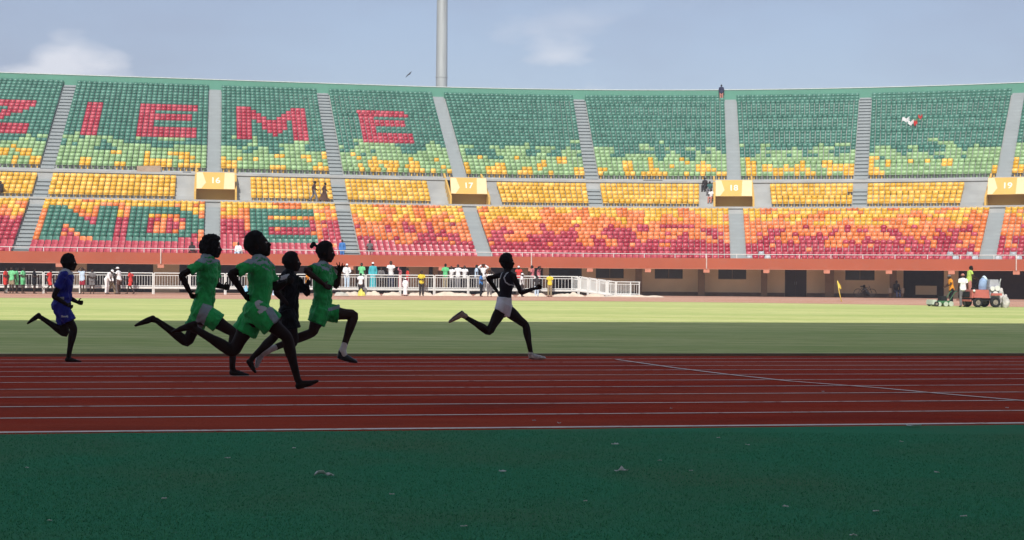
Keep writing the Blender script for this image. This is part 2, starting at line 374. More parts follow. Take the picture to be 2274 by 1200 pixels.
# stair flights with one box for every step
def frame_at(t, o, z):
    nn = stand_n(t); rz = math.atan2(-nn.x, nn.y)
    return S(t, o, z), rz
def step_mesh(rise, nosing, wdt=1.10):
    mb = MB(); h = rise/2
    mb.box((0, RD*0.75, h/2), (wdt, RD*0.5, h))
    return mb.mesh('step', M_CONC)
STEPM = {}
M_STEPD = M_CONC
def flight(t, o0, z0, rise, n, nosing):
    f = MB()
    p, rz = frame_at(t, o0, z0); R = Matrix.Rotation(rz, 3, 'Z')
    for r in range(n):
        f.box(p+R @ Vector((0, RD*(r+0.5), rise*r+0.012)), (1.16, RD-0.004, 0.028), R)
        f.box(p+R @ Vector((0, RD*r-0.012, rise*(r-0.5)+0.010)), (1.16, 0.028, rise-0.03), R)
        if nosing: f.box(p+R @ Vector((0, RD*r-0.07, rise*r+0.006)), (1.16, 0.10, 0.028), R)
    fo = f.build('stair_flight', M_CONC, GS)
    key = (rise, nosing)
    if key not in STEPM: STEPM[key] = step_mesh(rise, nosing)
    for r in range(n):
        o = link('step', STEPM[key], None, p+R @ Vector((0, RD*r, rise*r+0.027)), (0, 0, rz)); adopt(o, fo)
for k, t in STAIRS.items():
    ns = k in 'aceg'
    flight(t, UO0, UZ0, URISE, UN, ns)
    if ns: flight(t, MO0, MZ0, MRISE, MN, True)
    if k not in 'eg': flight(t, LO0, LZ0, LRISE, LN, ns)
# entrance boxes with their numbers
def text_mesh(s, size, name):
    cu = bpy.data.curves.new(name, 'FONT'); cu.body = s; cu.size = size; cu.align_x = 'CENTER'; cu.align_y = 'CENTER'; cu.extrude = 0.012; cu.offset = 0.016*size
    to = bpy.data.objects.new(name, cu); COL.objects.link(to); me = evaluated_mesh(to, name)
    bpy.data.objects.remove(to); return me
for num, t in BOXT.items():
    p, rz = frame_at(t, MO0, MZ0); R = Matrix.Rotation(rz, 3, 'Z')
    W = 1.72
    def q(x, y, z): return p+R @ Vector((x, y, z))
    mb = MB()
    for s in (-1, 1):
        x0, x1 = sorted((s*W, s*(W-0.16)))
        mb.box8([q(x0, -0.35, 0), q(x1, -0.35, 0), q(x1, 5.1, 0), q(x0, 5.1, 0), q(x0, -0.35, 0.72), q(x1, -0.35, 0.72), q(x1, 5.1, 3.05), q(x0, 5.1, 3.05)])
    mb.box8([q(-W, 1.3, 0), q(W, 1.3, 0), q(W, 1.5, 0), q(-W, 1.5, 0), q(-W, 1.3, 1.02), q(W, 1.3, 1.02), q(W, 1.5, 1.02), q(-W, 1.5, 1.02)])
    bo = mb.build('entrance_box', M_YBOX, GS)
    Wi = W-0.165
    mb = MB().box8([q(-Wi, 0.30, 0.98), q(Wi, 0.30, 0.98), q(Wi, 0.50, 0.98), q(-Wi, 0.50, 0.98), q(-Wi, 1.15, 2.42), q(Wi, 1.15, 2.42), q(Wi, 1.35, 2.42), q(-Wi, 1.35, 2.42)])
    mb.build('header_panel', M_YBOX, bo)
    mb = MB().box8([q(-Wi, 0.52, 1.02), q(Wi, 0.52, 1.02), q(Wi, 4.6, 1.3), q(-Wi, 4.6, 1.3), q(-Wi, 0.55, 1.08), q(Wi, 0.55, 1.08), q(Wi, 4.6, 1.38), q(-Wi, 4.6, 1.38)])
    mb.build('ceiling_slab', M_YBOX, bo)
    def hp(x, s): return q(x, 0.30+0.85*s-0.012, 0.98+1.44*s)           # on the header face
    def hq(x, s): return q(x, 0.30+0.85*s+0.03, 0.98+1.44*s)
    for poly in ([(-Wi+0.02, 0.02), (-0.74*Wi, 0.02), (-0.50*Wi, 0.38), (-0.68*Wi, 0.98), (-Wi+0.02, 0.98)], [(0.42*Wi, 0.02), (Wi-0.02, 0.02), (Wi-0.02, 0.98), (0.47*Wi, 0.98)]):
        k = len(poly); mb = MB(); mb.add([hp(*v) for v in poly]+[hq(*v) for v in poly], [tuple(range(k)), tuple(range(2*k-1, k-1, -1))]+[(i, (i+1) % k, k+(i+1) % k, k+i) for i in range(k)])
        mb.build('pale_facet', M_YPALE, bo)
    tm = text_mesh(num, 0.80, 'number'); tm.materials.clear(); tm.materials.append(M_NUM)
    to = bpy.data.objects.new('number', tm); COL.objects.link(to)
    tilt = math.atan2(1.44, 0.85)
    to.matrix_basis = Matrix.Translation(hp(-0.02, 0.50)) @ Matrix.Rotation(rz, 4, 'Z') @ Matrix.Rotation(tilt, 4, 'X')
    adopt(to, bo)
# seats -----------------------------------------------------------
def seat_geo():
    mb = MB()
    xs = (-0.214, 0.0, 0.214); zs = ((0.40, 0.94), (0.62, 1.03), (0.74, 0.84))
    fr = []; bk = []
    for z, wx in zs:
        for x in xs:
            y = -0.13+{0.40: 0.0, 0.62: 0.045, 0.74: 0.098}[z]-(0.060 if x else 0.0)
            fr.append((x*wx, y, z)); bk.append((x*wx, y+0.03, z+0.004))
    vs = fr+bk; fs = []
    for i in range(2):
        for j in range(2):
            a = i*3+j; fs.append((a, a+1, a+4, a+3)); fs.append((a+9, a+12, a+13, a+10))
    for a, b in ((0, 1), (1, 2), (2, 5), (5, 8), (8, 7), (7, 6), (6, 3), (3, 0)): fs.append((b, a, a+9, b+9))
    mb.add(vs, fs)
    w = 0.20; mb.add([(-w, -0.50, 0.40), (w, -0.50, 0.40), (w, -0.13, 0.385), (-w, -0.13, 0.385), (-w, -0.50, 0.33), (w, -0.50, 0.33), (w, -0.13, 0.34), (-w, -0.13, 0.34)],
                     [(0, 1, 2, 3), (4, 5, 1, 0), (7, 6, 5, 4), (5, 6, 2, 1), (4, 0, 3, 7)])
    mb.add([(-0.05, -0.34, 0), (0.05, -0.34, 0), (0.05, -0.30, 0), (-0.05, -0.30, 0), (-0.05, -0.34, 0.335), (0.05, -0.34, 0.335), (0.05, -0.30, 0.335), (-0.05, -0.30, 0.335)],
           [(0, 1, 5, 4), (1, 2, 6, 5), (2, 3, 7, 6), (3, 0, 4, 7)])
    return mb
SG = seat_geo(); SGV = np.array(SG.v); SGF = SG.f
PITCH = 0.463
def arc(t, o): return t if t <= SU else SU+(t-SU)*(SR+o)/SR
def inv_arc(a, o): return a if a <= SU else SU+(a-SU)*SR/(SR+o)
LET = {
 'I': ['XXX']*10,
 'E': ['XXXXXXXXXXX', 'XXXXXXXXXXX', 'XXX........', 'XXXXXXXXXX.', 'XXXXXXXXXX.', 'XXX........', 'XXX........', 'XXXXXXXXXXX', 'XXXXXXXXXXX', 'XXXXXXXXXXX'],
 'E2': ['XXXXXXXXXX', 'XXXXXXXXXX', 'XXX.......', 'XXXXXXXXX.', 'XXXXXXXXX.', 'XXX.......', 'XXX.......', 'XXXXXXXXXX', 'XXXXXXXXXX', 'XXXXXXXXXX'],
 'M': ['XXX........XXX', 'XXXX......XXXX', 'XXXXX....XXXXX', 'XXXXXX..XXXXXX', 'XXX.XXXXXX.XXX', 'XXX..XXXXX.XXX', 'XXX..XXXXX.XXX', 'XXX...XXX..XXX', 'XXX....X...XXX', 'XXX........XXX'],
 'Z': ['XXXXXXXXXXX', 'XXXXXXXXXXX', '......XXXX.', '.....XXXX..', '...XXXX....', '..XXXX.....', '.XXXX......', 'XXXXXXXXXXX', 'XXXXXXXXXXX', 'XXXXXXXXXXX'],
 'N': ['XXX.....XXX', 'XXXX....XXX', 'XXXXX...XXX', 'XXXXXX..XXX', 'XXXXXXX.XXX', 'XXXoXXXXXXX', 'XXX.oXXXXXX', 'XXX..oXXXXX', 'XXX...ooXXX'],
 'D': ['XXXXXXXX....', 'XXXXXXXXXX..', 'XXXyoyooXXX.', 'XXX....o.XXX', 'XXX.....oXXX', 'XXX.....oXXX', 'XXX....oXXX.', 'XXXXXXXXXX..', 'XXXXXXXX....'],
 'e': ['XXXXXXXXXXX', 'XXXXXXXXXXX', 'XXXoyyyoyoo', 'XXXXXXXXXX.', 'XXXXXXXXXX.', 'XXX........', 'XXX........', 'XXXXXXXXXXX', 'XXXXXXXXXXX'],
}
def letter(key, top, r, j, col):
    bmp = LET[key]; i = top-r
    if 0 <= i < len(bmp) and 0 <= j-col < len(bmp[0]): return bmp[i][j-col]
    return '.'
def nz(x, y, s): return mnoise.noise((x, y, s*7.31+0.5))
def upper_col(b, r, j, n):
    for key, c in {'0': [('Z', n-15)], 'a': [('I', 3), ('E', 13)], 'b': [('M', 3)], 'c': [('E2', 5)]}.get(b, []):
        if letter(key, 17, r, j, c) == 'X': return 'R'
    s = ord(b)
    if r <= 3 or (r == 4 and nz(j*0.5, 0, s) > 0.1):
        if nz(j*0.42, r*0.38, s) > (0.02+0.06*r): return 'Y'
    th = {0: -9, 1: -9, 2: -9, 3: -0.6, 4: -0.35, 5: -0.14, 6: 0.0, 7: 0.10, 8: 0.27, 9: 0.38}.get(r, 9)
    return 'L' if nz(j*0.36+50, r*0.55, s) > th else 'G'
def lower_col(b, r, j, n):
    for key, c in {'a': [('N', 1), ('D', 14)], 'b': [('e', 5)]}.get(b, []):
        ch = letter(key, 11, r, j, c)
        if ch == 'X': return 'G'
        if ch == 'o': return 'O'
        if ch == 'y': return 'Y'
    s = ord(b); left = b in '0ab'
    if r >= 9: return 'Y' if nz(j*0.43, r*0.5, s)+0.09*(r-10.6) > 0.0 else 'O'
    if left:
        if b == 'a' and (j == 0 or j >= n-1) and r > 2: return 'O'
        if r <= 8:
            if nz(j*0.6, r*0.35, s) > 0.30 and r > 1: return 'O'
            return 'R'
    th = {8: 0.27, 7: 0.20, 6: 0.10, 5: 0.05, 4: -0.05, 3: -0.22, 2: -0.5}.get(r, -9)
    if r <= 1 and b in 'fgh' and (j < 5 or j > n-6) and (j+r) % 3 == 0: return 'C'
    return 'R' if nz(j*0.55, r*0.5, s) > th else 'O'
SEATS = []
edges = [('0', T0, STAIRS['a'])]+[(k, STAIRS[k], STAIRS[m]) for k, m in zip('abcdefg', 'bcdefgh')]+[('h', STAIRS['h'], T1)]
ledges = [('0', T0, STAIRS['a']), ('a', STAIRS['a'], STAIRS['b']), ('b', STAIRS['b'], STAIRS['c']), ('c', STAIRS['c'], STAIRS['d']), ('d', STAIRS['d'], STAIRS['f']), ('f', STAIRS['f'], STAIRS['h']), ('h', STAIRS['h'], T1)]
def fill(tier, b, ta, tb, o0, z0, rise, n, cf, ga=0.60, gb=0.60):
    for r in range(n):
        o = o0+RD*(r+1); a0 = arc(ta, o)+ga; a1 = arc(tb, o)-gb; k = int((a1-a0+0.02)/PITCH)
        if k < 1: continue
        st = (a1-a0)/k if (a1-a0)/k < PITCH*1.06 else PITCH
        for j in range(k):
            c = cf(b, r, j, k)
            if c is None: continue
            t = inv_arc(a0+st*(j+0.5), o); SEATS.append((S(t, o, z0+rise*r), t, c, tier, r))
for b, ta, tb in edges: fill('upper', b, ta, tb, UO0, UZ0, URISE, UN, upper_col)
for b, ta, tb in ledges: fill('lower', b, ta, tb, LO0, LZ0, LRISE, LN, lower_col)
BX = {'b': '16', 'd': '17', 'f': '18', 'h': '19'}
for b, ta, tb in edges:
    kb = {'0': 'a', 'h': None}.get(b, chr(ord(b)+1) if b != '0' else 'a')
    ga = 3.05 if b in BX else 0.60; gb = 3.05 if (kb in BX) else 0.60
    fill('middle', b, ta, tb, MO0, MZ0, MRISE, MN, lambda *_: 'Y', ga, gb)
inview = []
for i, s in enumerate(SEATS):
    px, py = to_px(s[0])
    if 5 < px < 2269: inview.append(((s[0]-Vector((0, 0, CAMZ))).length, i))
inview.sort(); single = set(i for _, i in inview[:300])
SEATM = {}
for k in SEATC:
    SEATM[k] = SG.mesh('seat', M_SEAT[k])
for i in sorted(single):
    P, t, c, tier, r = SEATS[i]; nn = stand_n(t)
    link('seat', SEATM[c], GS, P, (0, 0, math.atan2(-nn.x, nn.y)))
rest = [s for i, s in enumerate(SEATS) if i not in single]
N = len(rest); nv = len(SGV); ck = list(SEATC)
rz = np.array([math.atan2(-stand_n(s[1]).x, stand_n(s[1]).y) for s in rest])
rz = rz+RNG.normal(0, 0.012, N); cs, sn = np.cos(rz), np.sin(rz)
P = np.array([tuple(s[0]) for s in rest])
lean = RNG.normal(0, 0.02, N)
gy = SGV[None, :, 1]+lean[:, None]*(SGV[None, :, 2]-0.4)
V = np.empty((N, nv, 3)); V[:, :, 0] = cs[:, None]*SGV[None, :, 0]-sn[:, None]*gy+P[:, None, 0]
V[:, :, 1] = sn[:, None]*SGV[None, :, 0]+cs[:, None]*gy+P[:, None, 1]; V[:, :, 2] = SGV[None, :, 2]+P[:, None, 2]
quads = np.array(SGF, dtype=np.int64); nf = len(quads)
allf = (quads[None]+(np.arange(N)*nv)[:, None, None]).reshape(-1, 4)
def fast_mesh(name, V, Fq, mats, mi=None):
    me = bpy.data.meshes.new(name); k = Fq.shape[1]
    me.vertices.add(len(V)); me.vertices.foreach_set('co', np.ascontiguousarray(V, dtype=np.float32).ravel())
    me.loops.add(Fq.size); me.loops.foreach_set('vertex_index', np.ascontiguousarray(Fq, dtype=np.int32).ravel())
    me.polygons.add(len(Fq)); me.polygons.foreach_set('loop_start', np.arange(0, Fq.size, k, dtype=np.int32))
    me.polygons.foreach_set('loop_total', np.full(len(Fq), k, dtype=np.int32))
    for m in mats: me.materials.append(m)
    if mi is not None: me.polygons.foreach_set('material_index', np.ascontiguousarray(mi, dtype=np.int32))
    me.update(calc_edges=True); me.validate(); return me
me = fast_mesh('seat_rows', V.reshape(-1, 3), allf, [M_SEAT[k] for k in ck], np.repeat([ck.index(s[2]) for s in rest], nf))
tag(link('seat_rows', me, GS), kind='stuff')
print('SEATS', len(SEATS))
# guard rail on the parapet, drain pipes, brackets
mb = MB(); ts = tsteps(T0, T1); mb.tube([S(t, 0.12, 3.24) for t in ts], 0.028, 6)
rail = mb.build('guard_rail', M_WHITE, GS, smooth=True)
pm = MB().tube([(0, 0, 0), (0, 0, 0.29)], 0.028, 6).mesh('rail_post', M_WHITE)
gates = [STAIRS[k] for k in 'abcdfh']
t = T0+1.0
while t < T1:
    adopt(link('rail_post', pm, None, S(t, 0.12, 2.945)), rail); t += 2.35
BR = [-45, 131, 357, 570, 778, 981, 1180, 1310, 1439, 1569, 1702, 1836, 1974, 2113, 2257, 2400]
for px in BR:
    t = stand_t(px, 0, 2.0); p, rzz = frame_at(t, 0, 0); R = Matrix.Rotation(rzz, 3, 'Z')
    MB().box(p+R @ Vector((0, 0.24, 1.955)), (0.46, 0.50, 0.26), R).build('bracket', M_SALMON, GS)
for px in (357, 1180, 1569, 2257):
    t = stand_t(px, 0, 2.5); MB().tube([S(t, -0.045, 2.125), S(t, -0.045, 3.0), S(t, 0.05, 3.22)], 0.045, 8).build('drain_pipe', mat('pipe_paint', (0.62, 0.50, 0.44), 0.6), GS)
# ground floor: wall panels, columns, windows, door, dark rooms behind
WO = 4.0
def wall_piece(name, px0, px1, z0, z1, o0, o1, m, parent=None):
    a = stand_t(px0, o0, 1.0); b = stand_t(px1, o0, 1.0); mb = MB()
    sweep(mb, [(o0, z0), (o0, z1), (o1, z1), (o1, z0)], a, b, closed=True)
    return mb.build(name, m, parent or GS)
for px0, px1 in ((-60, -10), (150, 192), (340, 398), (545, 596), (757, 790), (903, 952), (962, 986), (1075, 1090), (1147, 1176), (1206, 1219), (2096, 2128)):
    wall_piece('wall_pier', px0, px1, 0.0, 3.3, WO, WO+0.5, M_WALL)
def wall_with(px0, px1, holes):          # holes: (px0, px1, z0, z1)
    cuts = sorted(holes); cur = px0
    for h in cuts:
        if h[0] > cur: wall_piece('wall', cur, h[0], 0.0, 3.3, WO, WO+0.25, M_WALL)
        if h[2] > 0.05: wall_piece('wall', h[0], h[1], 0.0, h[2], WO, WO+0.25, M_WALL)
        if h[3] < 3.2: wall_piece('wall', h[0], h[1], h[3], 3.3, WO, WO+0.25, M_WALL)
        cur = h[1]
    wall_piece('wall', cur, px1, 0.0, 3.3, WO, WO+0.25, M_WALL)
wins = ((1323, 1385), (1454, 1516), (1595, 1657)); 
wall_with(1292, 1743, [(a, b, 1.34, 2.12) for a, b in wins])
wall_with(1791, 2006, [(1877, 1942, 1.34, 2.12)])
for a, b in wins+((1877, 1942),):
    wo = wall_piece('window', a, b, 1.34, 2.12, WO+0.12, WO+0.16, M_GLASSD)
    wall_piece('window_frame', a, b, 1.33, 1.38, WO+0.04, WO+0.118, M_BROWN, wo); wall_piece('window_frame', (a+b)/2-0.8, (a+b)/2+0.8, 1.381, 2.12, WO+0.06, WO+0.117, M_BROWN, wo)
for a, b in ((1743, 1766.6), (1767.4, 1791)):
    do = wall_piece('door_leaf', a, b, 0.02, 2.5, WO+0.08, WO+0.13, M_DOOR)
    t = stand_t(1765 if a < 1750 else 1769, WO, 1); MB().tube([S(t, WO+0.05, 0.95), S(t, WO+0.05, 1.2)], 0.015, 6).build('door_handle', M_STEEL, do)
wall_piece('door_lintel', 1743, 1791, 2.505, 3.3, WO, WO+0.25, M_WALL)
wall_piece('plinth', 1292, 1742.6, 0, 0.30, WO-0.05, WO-0.003, M_PLINTH); wall_piece('plinth', 1791.4, 2006, 0, 0.30, WO-0.05, WO-0.003, M_PLINTH)
wall_piece('low_wall', 2033, 2080, 0.25, 0.95, WO+0.6, WO+0.9, M_WALL)
for px, wd in [(1558, 15), (1697, 14), (1842, 20), (1983, 15), (1419, 14), (131, 15), (778, 14), (981, 14), (1180, 14)]:
    wall_piece('column', px-wd/2, px+wd/2, 0, 3.0, 2.7, 3.15, M_BROWN)
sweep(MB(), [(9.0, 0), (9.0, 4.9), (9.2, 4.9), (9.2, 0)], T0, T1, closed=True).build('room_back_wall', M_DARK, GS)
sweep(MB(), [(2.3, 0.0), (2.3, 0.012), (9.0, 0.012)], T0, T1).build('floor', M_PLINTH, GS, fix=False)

# floodlight mast behind the rim
pt = stand_t(980, 42, 18); base = S(pt, 42, -0.9)
mast = thing('floodlight_mast', base, 'tall grey steel floodlight mast rising behind the green rim of the stand', 'mast')
MB().tube([base+Vector((0, 0, z)) for z in (0, 14, 28, 42, 52)], [0.72, 0.64, 0.575, 0.50, 0.45], 24).build('pole', M_STEEL, mast, smooth=True)
for z in (23.2, 33.6): MB().tube([base+Vector((0, 0, z-0.06)), base+Vector((0, 0, z+0.06))], 0.635 if z < 30 else 0.575, 24).build('joint_collar', M_STEEL, mast)
mb = MB()
for k in range(4): mb.box(base+Vector((0, -0.9, 50+1.3*k)), (7.5, 0.12, 0.12))
for s in (-1, 1): mb.box(base+Vector((s*3.2, -0.9, 52)), (0.14, 0.14, 5.0))
mb.build('lamp_frame', M_STEEL, mast)
lm = MB().box((0, 0, 0), (0.7, 0.45, 0.7)).mesh('lamp', M_STEEL)
for k in range(4):
    for j in range(7): link('lamp', lm, mast, base+Vector((-3+j, -1.2, 50+1.3*k)))

# covered stand behind the camera: its roof shades the track
CS = thing('covered_grandstand', uv(0, -20, 0), 'covered main stand whose roof shades the near side of the track', 'grandstand')
mb = MB(); us = (-58, 58)
prof = [(-9.0, 0.0), (-9.0, 1.6)]
for r in range(30): prof += [(-9.0-0.9*r, 1.6+0.42*r), (-9.9-0.9*r, 1.6+0.42*r)]
prof += [(-36.0, 17.0), (-37, 17.0), (-37, 0)]
vs = [uv(u, v, z) for u in us for v, z in prof]; k = len(prof)
mb.add(vs, [(j, j+1, k+j+1, k+j) for j in range(k-1)]); mb.build('terrace', M_CONC2, CS)
ROOFZ = 36.0; VR = 6.0
p = [uv(-62, VR, ROOFZ), uv(62, VR, ROOFZ), uv(62, -38.5, ROOFZ-6), uv(-62, -38.5, ROOFZ-6)]
MB().box8([q-Vector((0, 0, 0.5)) for q in p]+p).build('roof', M_ROOF, CS)
for u in range(-55, 56, 11):
    MB().box(uv(u, -37.6, 15), (0.9, 0.9, 30), Matrix.Rotation(AT, 3, 'Z')).build('column', M_CONC, CS)
    MB().box8([uv(u-.2, 4, ROOFZ-1.1), uv(u+.2, 4, ROOFZ-1.1), uv(u+.2, -40, ROOFZ-8.5), uv(u-.2, -40, ROOFZ-8.5), uv(u-.2, 4, ROOFZ-.8), uv(u+.2, 4, ROOFZ-.8), uv(u+.2, -40, ROOFZ-6.3), uv(u-.2, -40, ROOFZ-6.3)]).build('truss', M_STEEL, CS)

# ================================================================== PEOPLE
def skin_mat(k): 
    c = [(0.017, 0.0085, 0.0062), (0.034, 0.0165, 0.0110), (0.060, 0.032, 0.022), (0.10, 0.055, 0.036)][k]
    return mat('skin_%d' % k, c, 0.6, var=0.22, scale=9, spec=0.12)
M_HAIR = mat('black_hair', (0.010, 0.0075, 0.007), 0.85, var=0.4, scale=60, bump=0.6, bscale=220, spec=0.2)
M_EYE = mat('eye_white', (0.55, 0.50, 0.46), 0.3)
def cloth(name, c, rough=0.8, var=0.16): return mat('cloth_'+name, c, rough, var=var, scale=7, spec=0.08 if max(c) < 0.05 else 0.2, bump=0.25, bscale=45)
def catmull(pts, rad, k=4):
    P = [Vector(p) for p in pts]; Rr = [r if isinstance(r, (tuple, list)) else (r, r) for r in rad]
    op = []; orr = []; n = len(P)
    for i in range(n-1):
        p0, p1, p2, p3 = P[max(i-1, 0)], P[i], P[i+1], P[min(i+2, n-1)]
        for j in range(k):
            t = j/k; t2 = t*t; t3 = t2*t
            op.append(0.5*((2*p1)+(-p0+p2)*t+(2*p0-5*p1+4*p2-p3)*t2+(-p0+3*p1-3*p2+p3)*t3))
            s = t*t*(3-2*t); orr.append(tuple(Rr[i][q]*(1-s)+Rr[i+1][q]*s for q in (0, 1)))
    op.append(P[-1]); orr.append(Rr[-1]); return op, orr
def ctube(mb, pts, rad, k=4, n=12, ref=(0, 1, 0), round_ends=True):
    p, r = catmull(pts, rad, k)
    if round_ends:
        d0 = (p[0]-p[1]).normalized(); d1 = (p[-1]-p[-2]).normalized(); m0 = min(r[0]); m1 = min(r[-1])
        p = [p[0]+d0*m0*0.85, p[0]+d0*m0*0.5]+p+[p[-1]+d1*m1*0.5, p[-1]+d1*m1*0.85]
        r = [(r[0][0]*0.45, r[0][1]*0.45), (r[0][0]*0.85, r[0][1]*0.85)]+r+[(r[-1][0]*0.85, r[-1][1]*0.85), (r[-1][0]*0.45, r[-1][1]*0.45)]
    mb.tube(p, r, n, ref)
def lerp(a, b, t): return a+(b-a)*t
def remeshed(mb, name, voxel, smooth_it=4, disp=0.0, dsize=0.07, sf=0.5):
    me = mb.mesh(name, []) if False else bpy.data.meshes.new(name)
    me.from_pydata(mb.v, [], mb.f); me.update()
    bm = bmesh.new(); bm.from_mesh(me); bmesh.ops.recalc_face_normals(bm, faces=bm.faces); bm.to_mesh(me); bm.free()
    o = bpy.data.objects.new(name, me); COL.objects.link(o)
    md = o.modifiers.new('r', 'REMESH'); md.mode = 'VOXEL'; md.voxel_size = voxel; md.use_smooth_shade = True
    if smooth_it:
        sm = o.modifiers.new('s', 'SMOOTH'); sm.iterations = smooth_it; sm.factor = sf
    if disp:
        tx = bpy.data.textures.get('folds%g' % dsize) or bpy.data.textures.new('folds%g' % dsize, 'CLOUDS')
        tx.noise_scale = dsize; tx.noise_depth = 2
        dm = o.modifiers.new('d', 'DISPLACE'); dm.texture = tx; dm.strength = disp; dm.mid_level = 0.5; dm.texture_coords = 'GLOBAL'
        s2 = o.modifiers.new('s2', 'SMOOTH'); s2.iterations = 1; s2.factor = 0.4
    out_me = evaluated_mesh(o, name); bpy.data.objects.remove(o); bpy.data.meshes.remove(me)
    return out_me
def head_frame(J):
    f = J['face'].normalized(); u = J.get('up', Vector((0, 0, 1))); u = (u-f*u.dot(f)).normalized(); y = u.cross(f)
    return Matrix((f, y, u)).transposed()
def add_head(mb, J, k, small=False):
    R = head_frame(J); c = J['head']
    def skull(d, q):
        z = d.z
        if z < 0: q = Vector((q.x*(1-0.10*(-z)) + (0.018*(-z) if d.x > 0 else 0.012*z*z), q.y*(1-0.34*(-z)), q.z))
        if d.x < 0 and z > -0.4: q.x *= 1.10
        return q
    mb.ball(c, (0.093*k, 0.076*k, 0.118*k), 20, 14, R, fn=skull)
    def at(x, y, z): return c+R @ Vector((x*k, y*k, z*k))
    mb.ball(at(0.066, 0, -0.088), (0.030*k, 0.034*k, 0.026*k), 10, 6, R)          # chin
    mb.ball(at(0.070, 0, 0.024), (0.028*k, 0.052*k, 0.016*k), 10, 6, R)           # brow
    mb.tube([at(0.088, 0, 0.012), at(0.102, 0, -0.012), at(0.112, 0, -0.027)], [0.010*k, 0.012*k, 0.016*k], 8)   # nose
    mb.ball(at(0.098, 0, -0.031), (0.016*k, 0.024*k, 0.010*k), 8, 6, R)
    mb.ball(at(0.092, 0, -0.053), (0.018*k, 0.028*k, 0.009*k), 8, 6, R); mb.ball(at(0.089, 0, -0.067), (0.017*k, 0.025*k, 0.009*k), 8, 6, R)   # lips
    for s in (-1, 1): mb.ball(at(-0.008, s*0.077, -0.012), (0.020*k, 0.010*k, 0.033*k), 8, 6, R)
def add_hand(mb, w, D, Lax, k, curl=0.5, spread=0.0, thumb_out=0.5, side=1):
    D = D.normalized(); Lax = (Lax-D*Lax.dot(D)).normalized(); Np = D.cross(Lax)*side      # Np: direction the fingers curl towards
    palm = 0.088*k
    mb.tube([w-D*0.01, w+D*palm*0.35, w+D*palm*0.8, w+D*palm], [(0.025*k, 0.019*k), (0.036*k, 0.017*k), (0.041*k, 0.015*k), (0.038*k, 0.012*k)], 10, Lax)
    for i, (off, ln) in enumerate(((0.030, 0.070), (0.010, 0.080), (-0.010, 0.074), (-0.029, 0.057))):
        b = w+D*palm*0.95+Lax*off*k; d = (D+Lax*(spread*off*18)).normalized(); pts = [b]; a = 0
        for sg in (0.44, 0.32, 0.24):
            a += curl*1.05; pts.append(pts[-1]+(d*math.cos(a)+Np*math.sin(a))*ln*sg*k)
        mb.tube(pts, [0.0098*k, 0.0092*k, 0.0085*k, 0.0070*k], 8, Lax)
    b = w+D*palm*0.30+Lax*0.028*k; d = (D*0.75+Lax*(0.35+thumb_out)+Np*0.25*curl).normalized(); d2 = (d+D*0.35+Np*0.4*curl).normalized()
    mb.tube([b, b+d*0.034*k, b+d*0.034*k+d2*0.030*k], [0.0125*k, 0.0108*k, 0.0082*k], 8, Np)
def add_foot(mb, an, heel, toe, k, infl=0.0, toes=True):
    d = (toe-heel); up = (an-heel); ref = Vector((0, 1, 0))
    a = infl
    ctube(mb, [an+(an-heel)*0.25, an, lerp(heel, toe, 0.20)+up*0.25], [0.033*k+a, (0.035*k+a, 0.038*k+a), (0.032*k+a, 0.036*k+a)], 3, 10)
    ctube(mb, [heel+d*0.06+up*0.28, lerp(heel, toe, 0.35)+up*0.24, lerp(heel, toe, 0.62)+up*0.12, lerp(heel, toe, 0.86)+up*0.06, toe+up*0.04], [(0.033*k+a, 0.036*k+a), (0.037*k+a, 0.040*k+a), (0.043*k+a, 0.032*k+a), (0.044*k+a, 0.021*k+a), (0.034*k+a, 0.014*k+a)], 3, 12)
    if toes:
        dd = d.normalized()
        for i, y in enumerate((-0.028, -0.013, 0.001, 0.015, 0.028)):
            mb.ball(toe+Vector((0, y*k, 0))+dd*(0.004-0.004*abs(i-1))+up*0.04, (0.013*k, 0.008*k, 0.009*k), 6, 4)
def limb(mb, a, b, c, ra, k, infl=0.0, n=12):
    """two-segment tapered limb; ra = radii at 7 stations"""
    pts = [a, lerp(a, b, 0.35), lerp(a, b, 0.75), b, lerp(b, c, 0.28), lerp(b, c, 0.68), c]
    ctube(mb, pts, [r*k+infl if not isinstance(r, tuple) else (r[0]*k+infl, r[1]*k+infl) for r in ra], 3, n)
LEG = [0.086, (0.080, 0.084), (0.058, 0.062), (0.050, 0.053), (0.049, 0.056), (0.036, 0.039), 0.031]
ARM = [0.046, 0.043, 0.037, 0.034, 0.036, 0.030, (0.025, 0.022)]
def torso(mb, P, N, k, infl=0.0, lo=-0.09, hi=1.0, neck=True, flare=0.0, bend=None):
    ax = (N-P); C = lerp(P, N, 0.5)+(bend or Vector((0, 0, 0)))
    st = [(lo/ax.length, 0.112, 0.090), (0.0, 0.150, 0.112), (0.20, 0.132, 0.098), (0.42, 0.122, 0.092), (0.66, 0.142, 0.106), (0.84, 0.150, 0.094), (0.94, 0.118, 0.070), (1.0, 0.064, 0.060)]
    pts = []; rad = []
    for t, a, b in st:
        if t > hi+1e-6: break
        bow = 4*max(0, t)*(1-max(0, t))
        f = 1.0+flare*max(0, 0.5-t)
        pts.append(P+ax*t+(bend or Vector((0, 0, 0)))*bow); rad.append(((a*k+infl)*f, (b*k+infl)*f))
    ctube(mb, pts, rad, 4, 20)
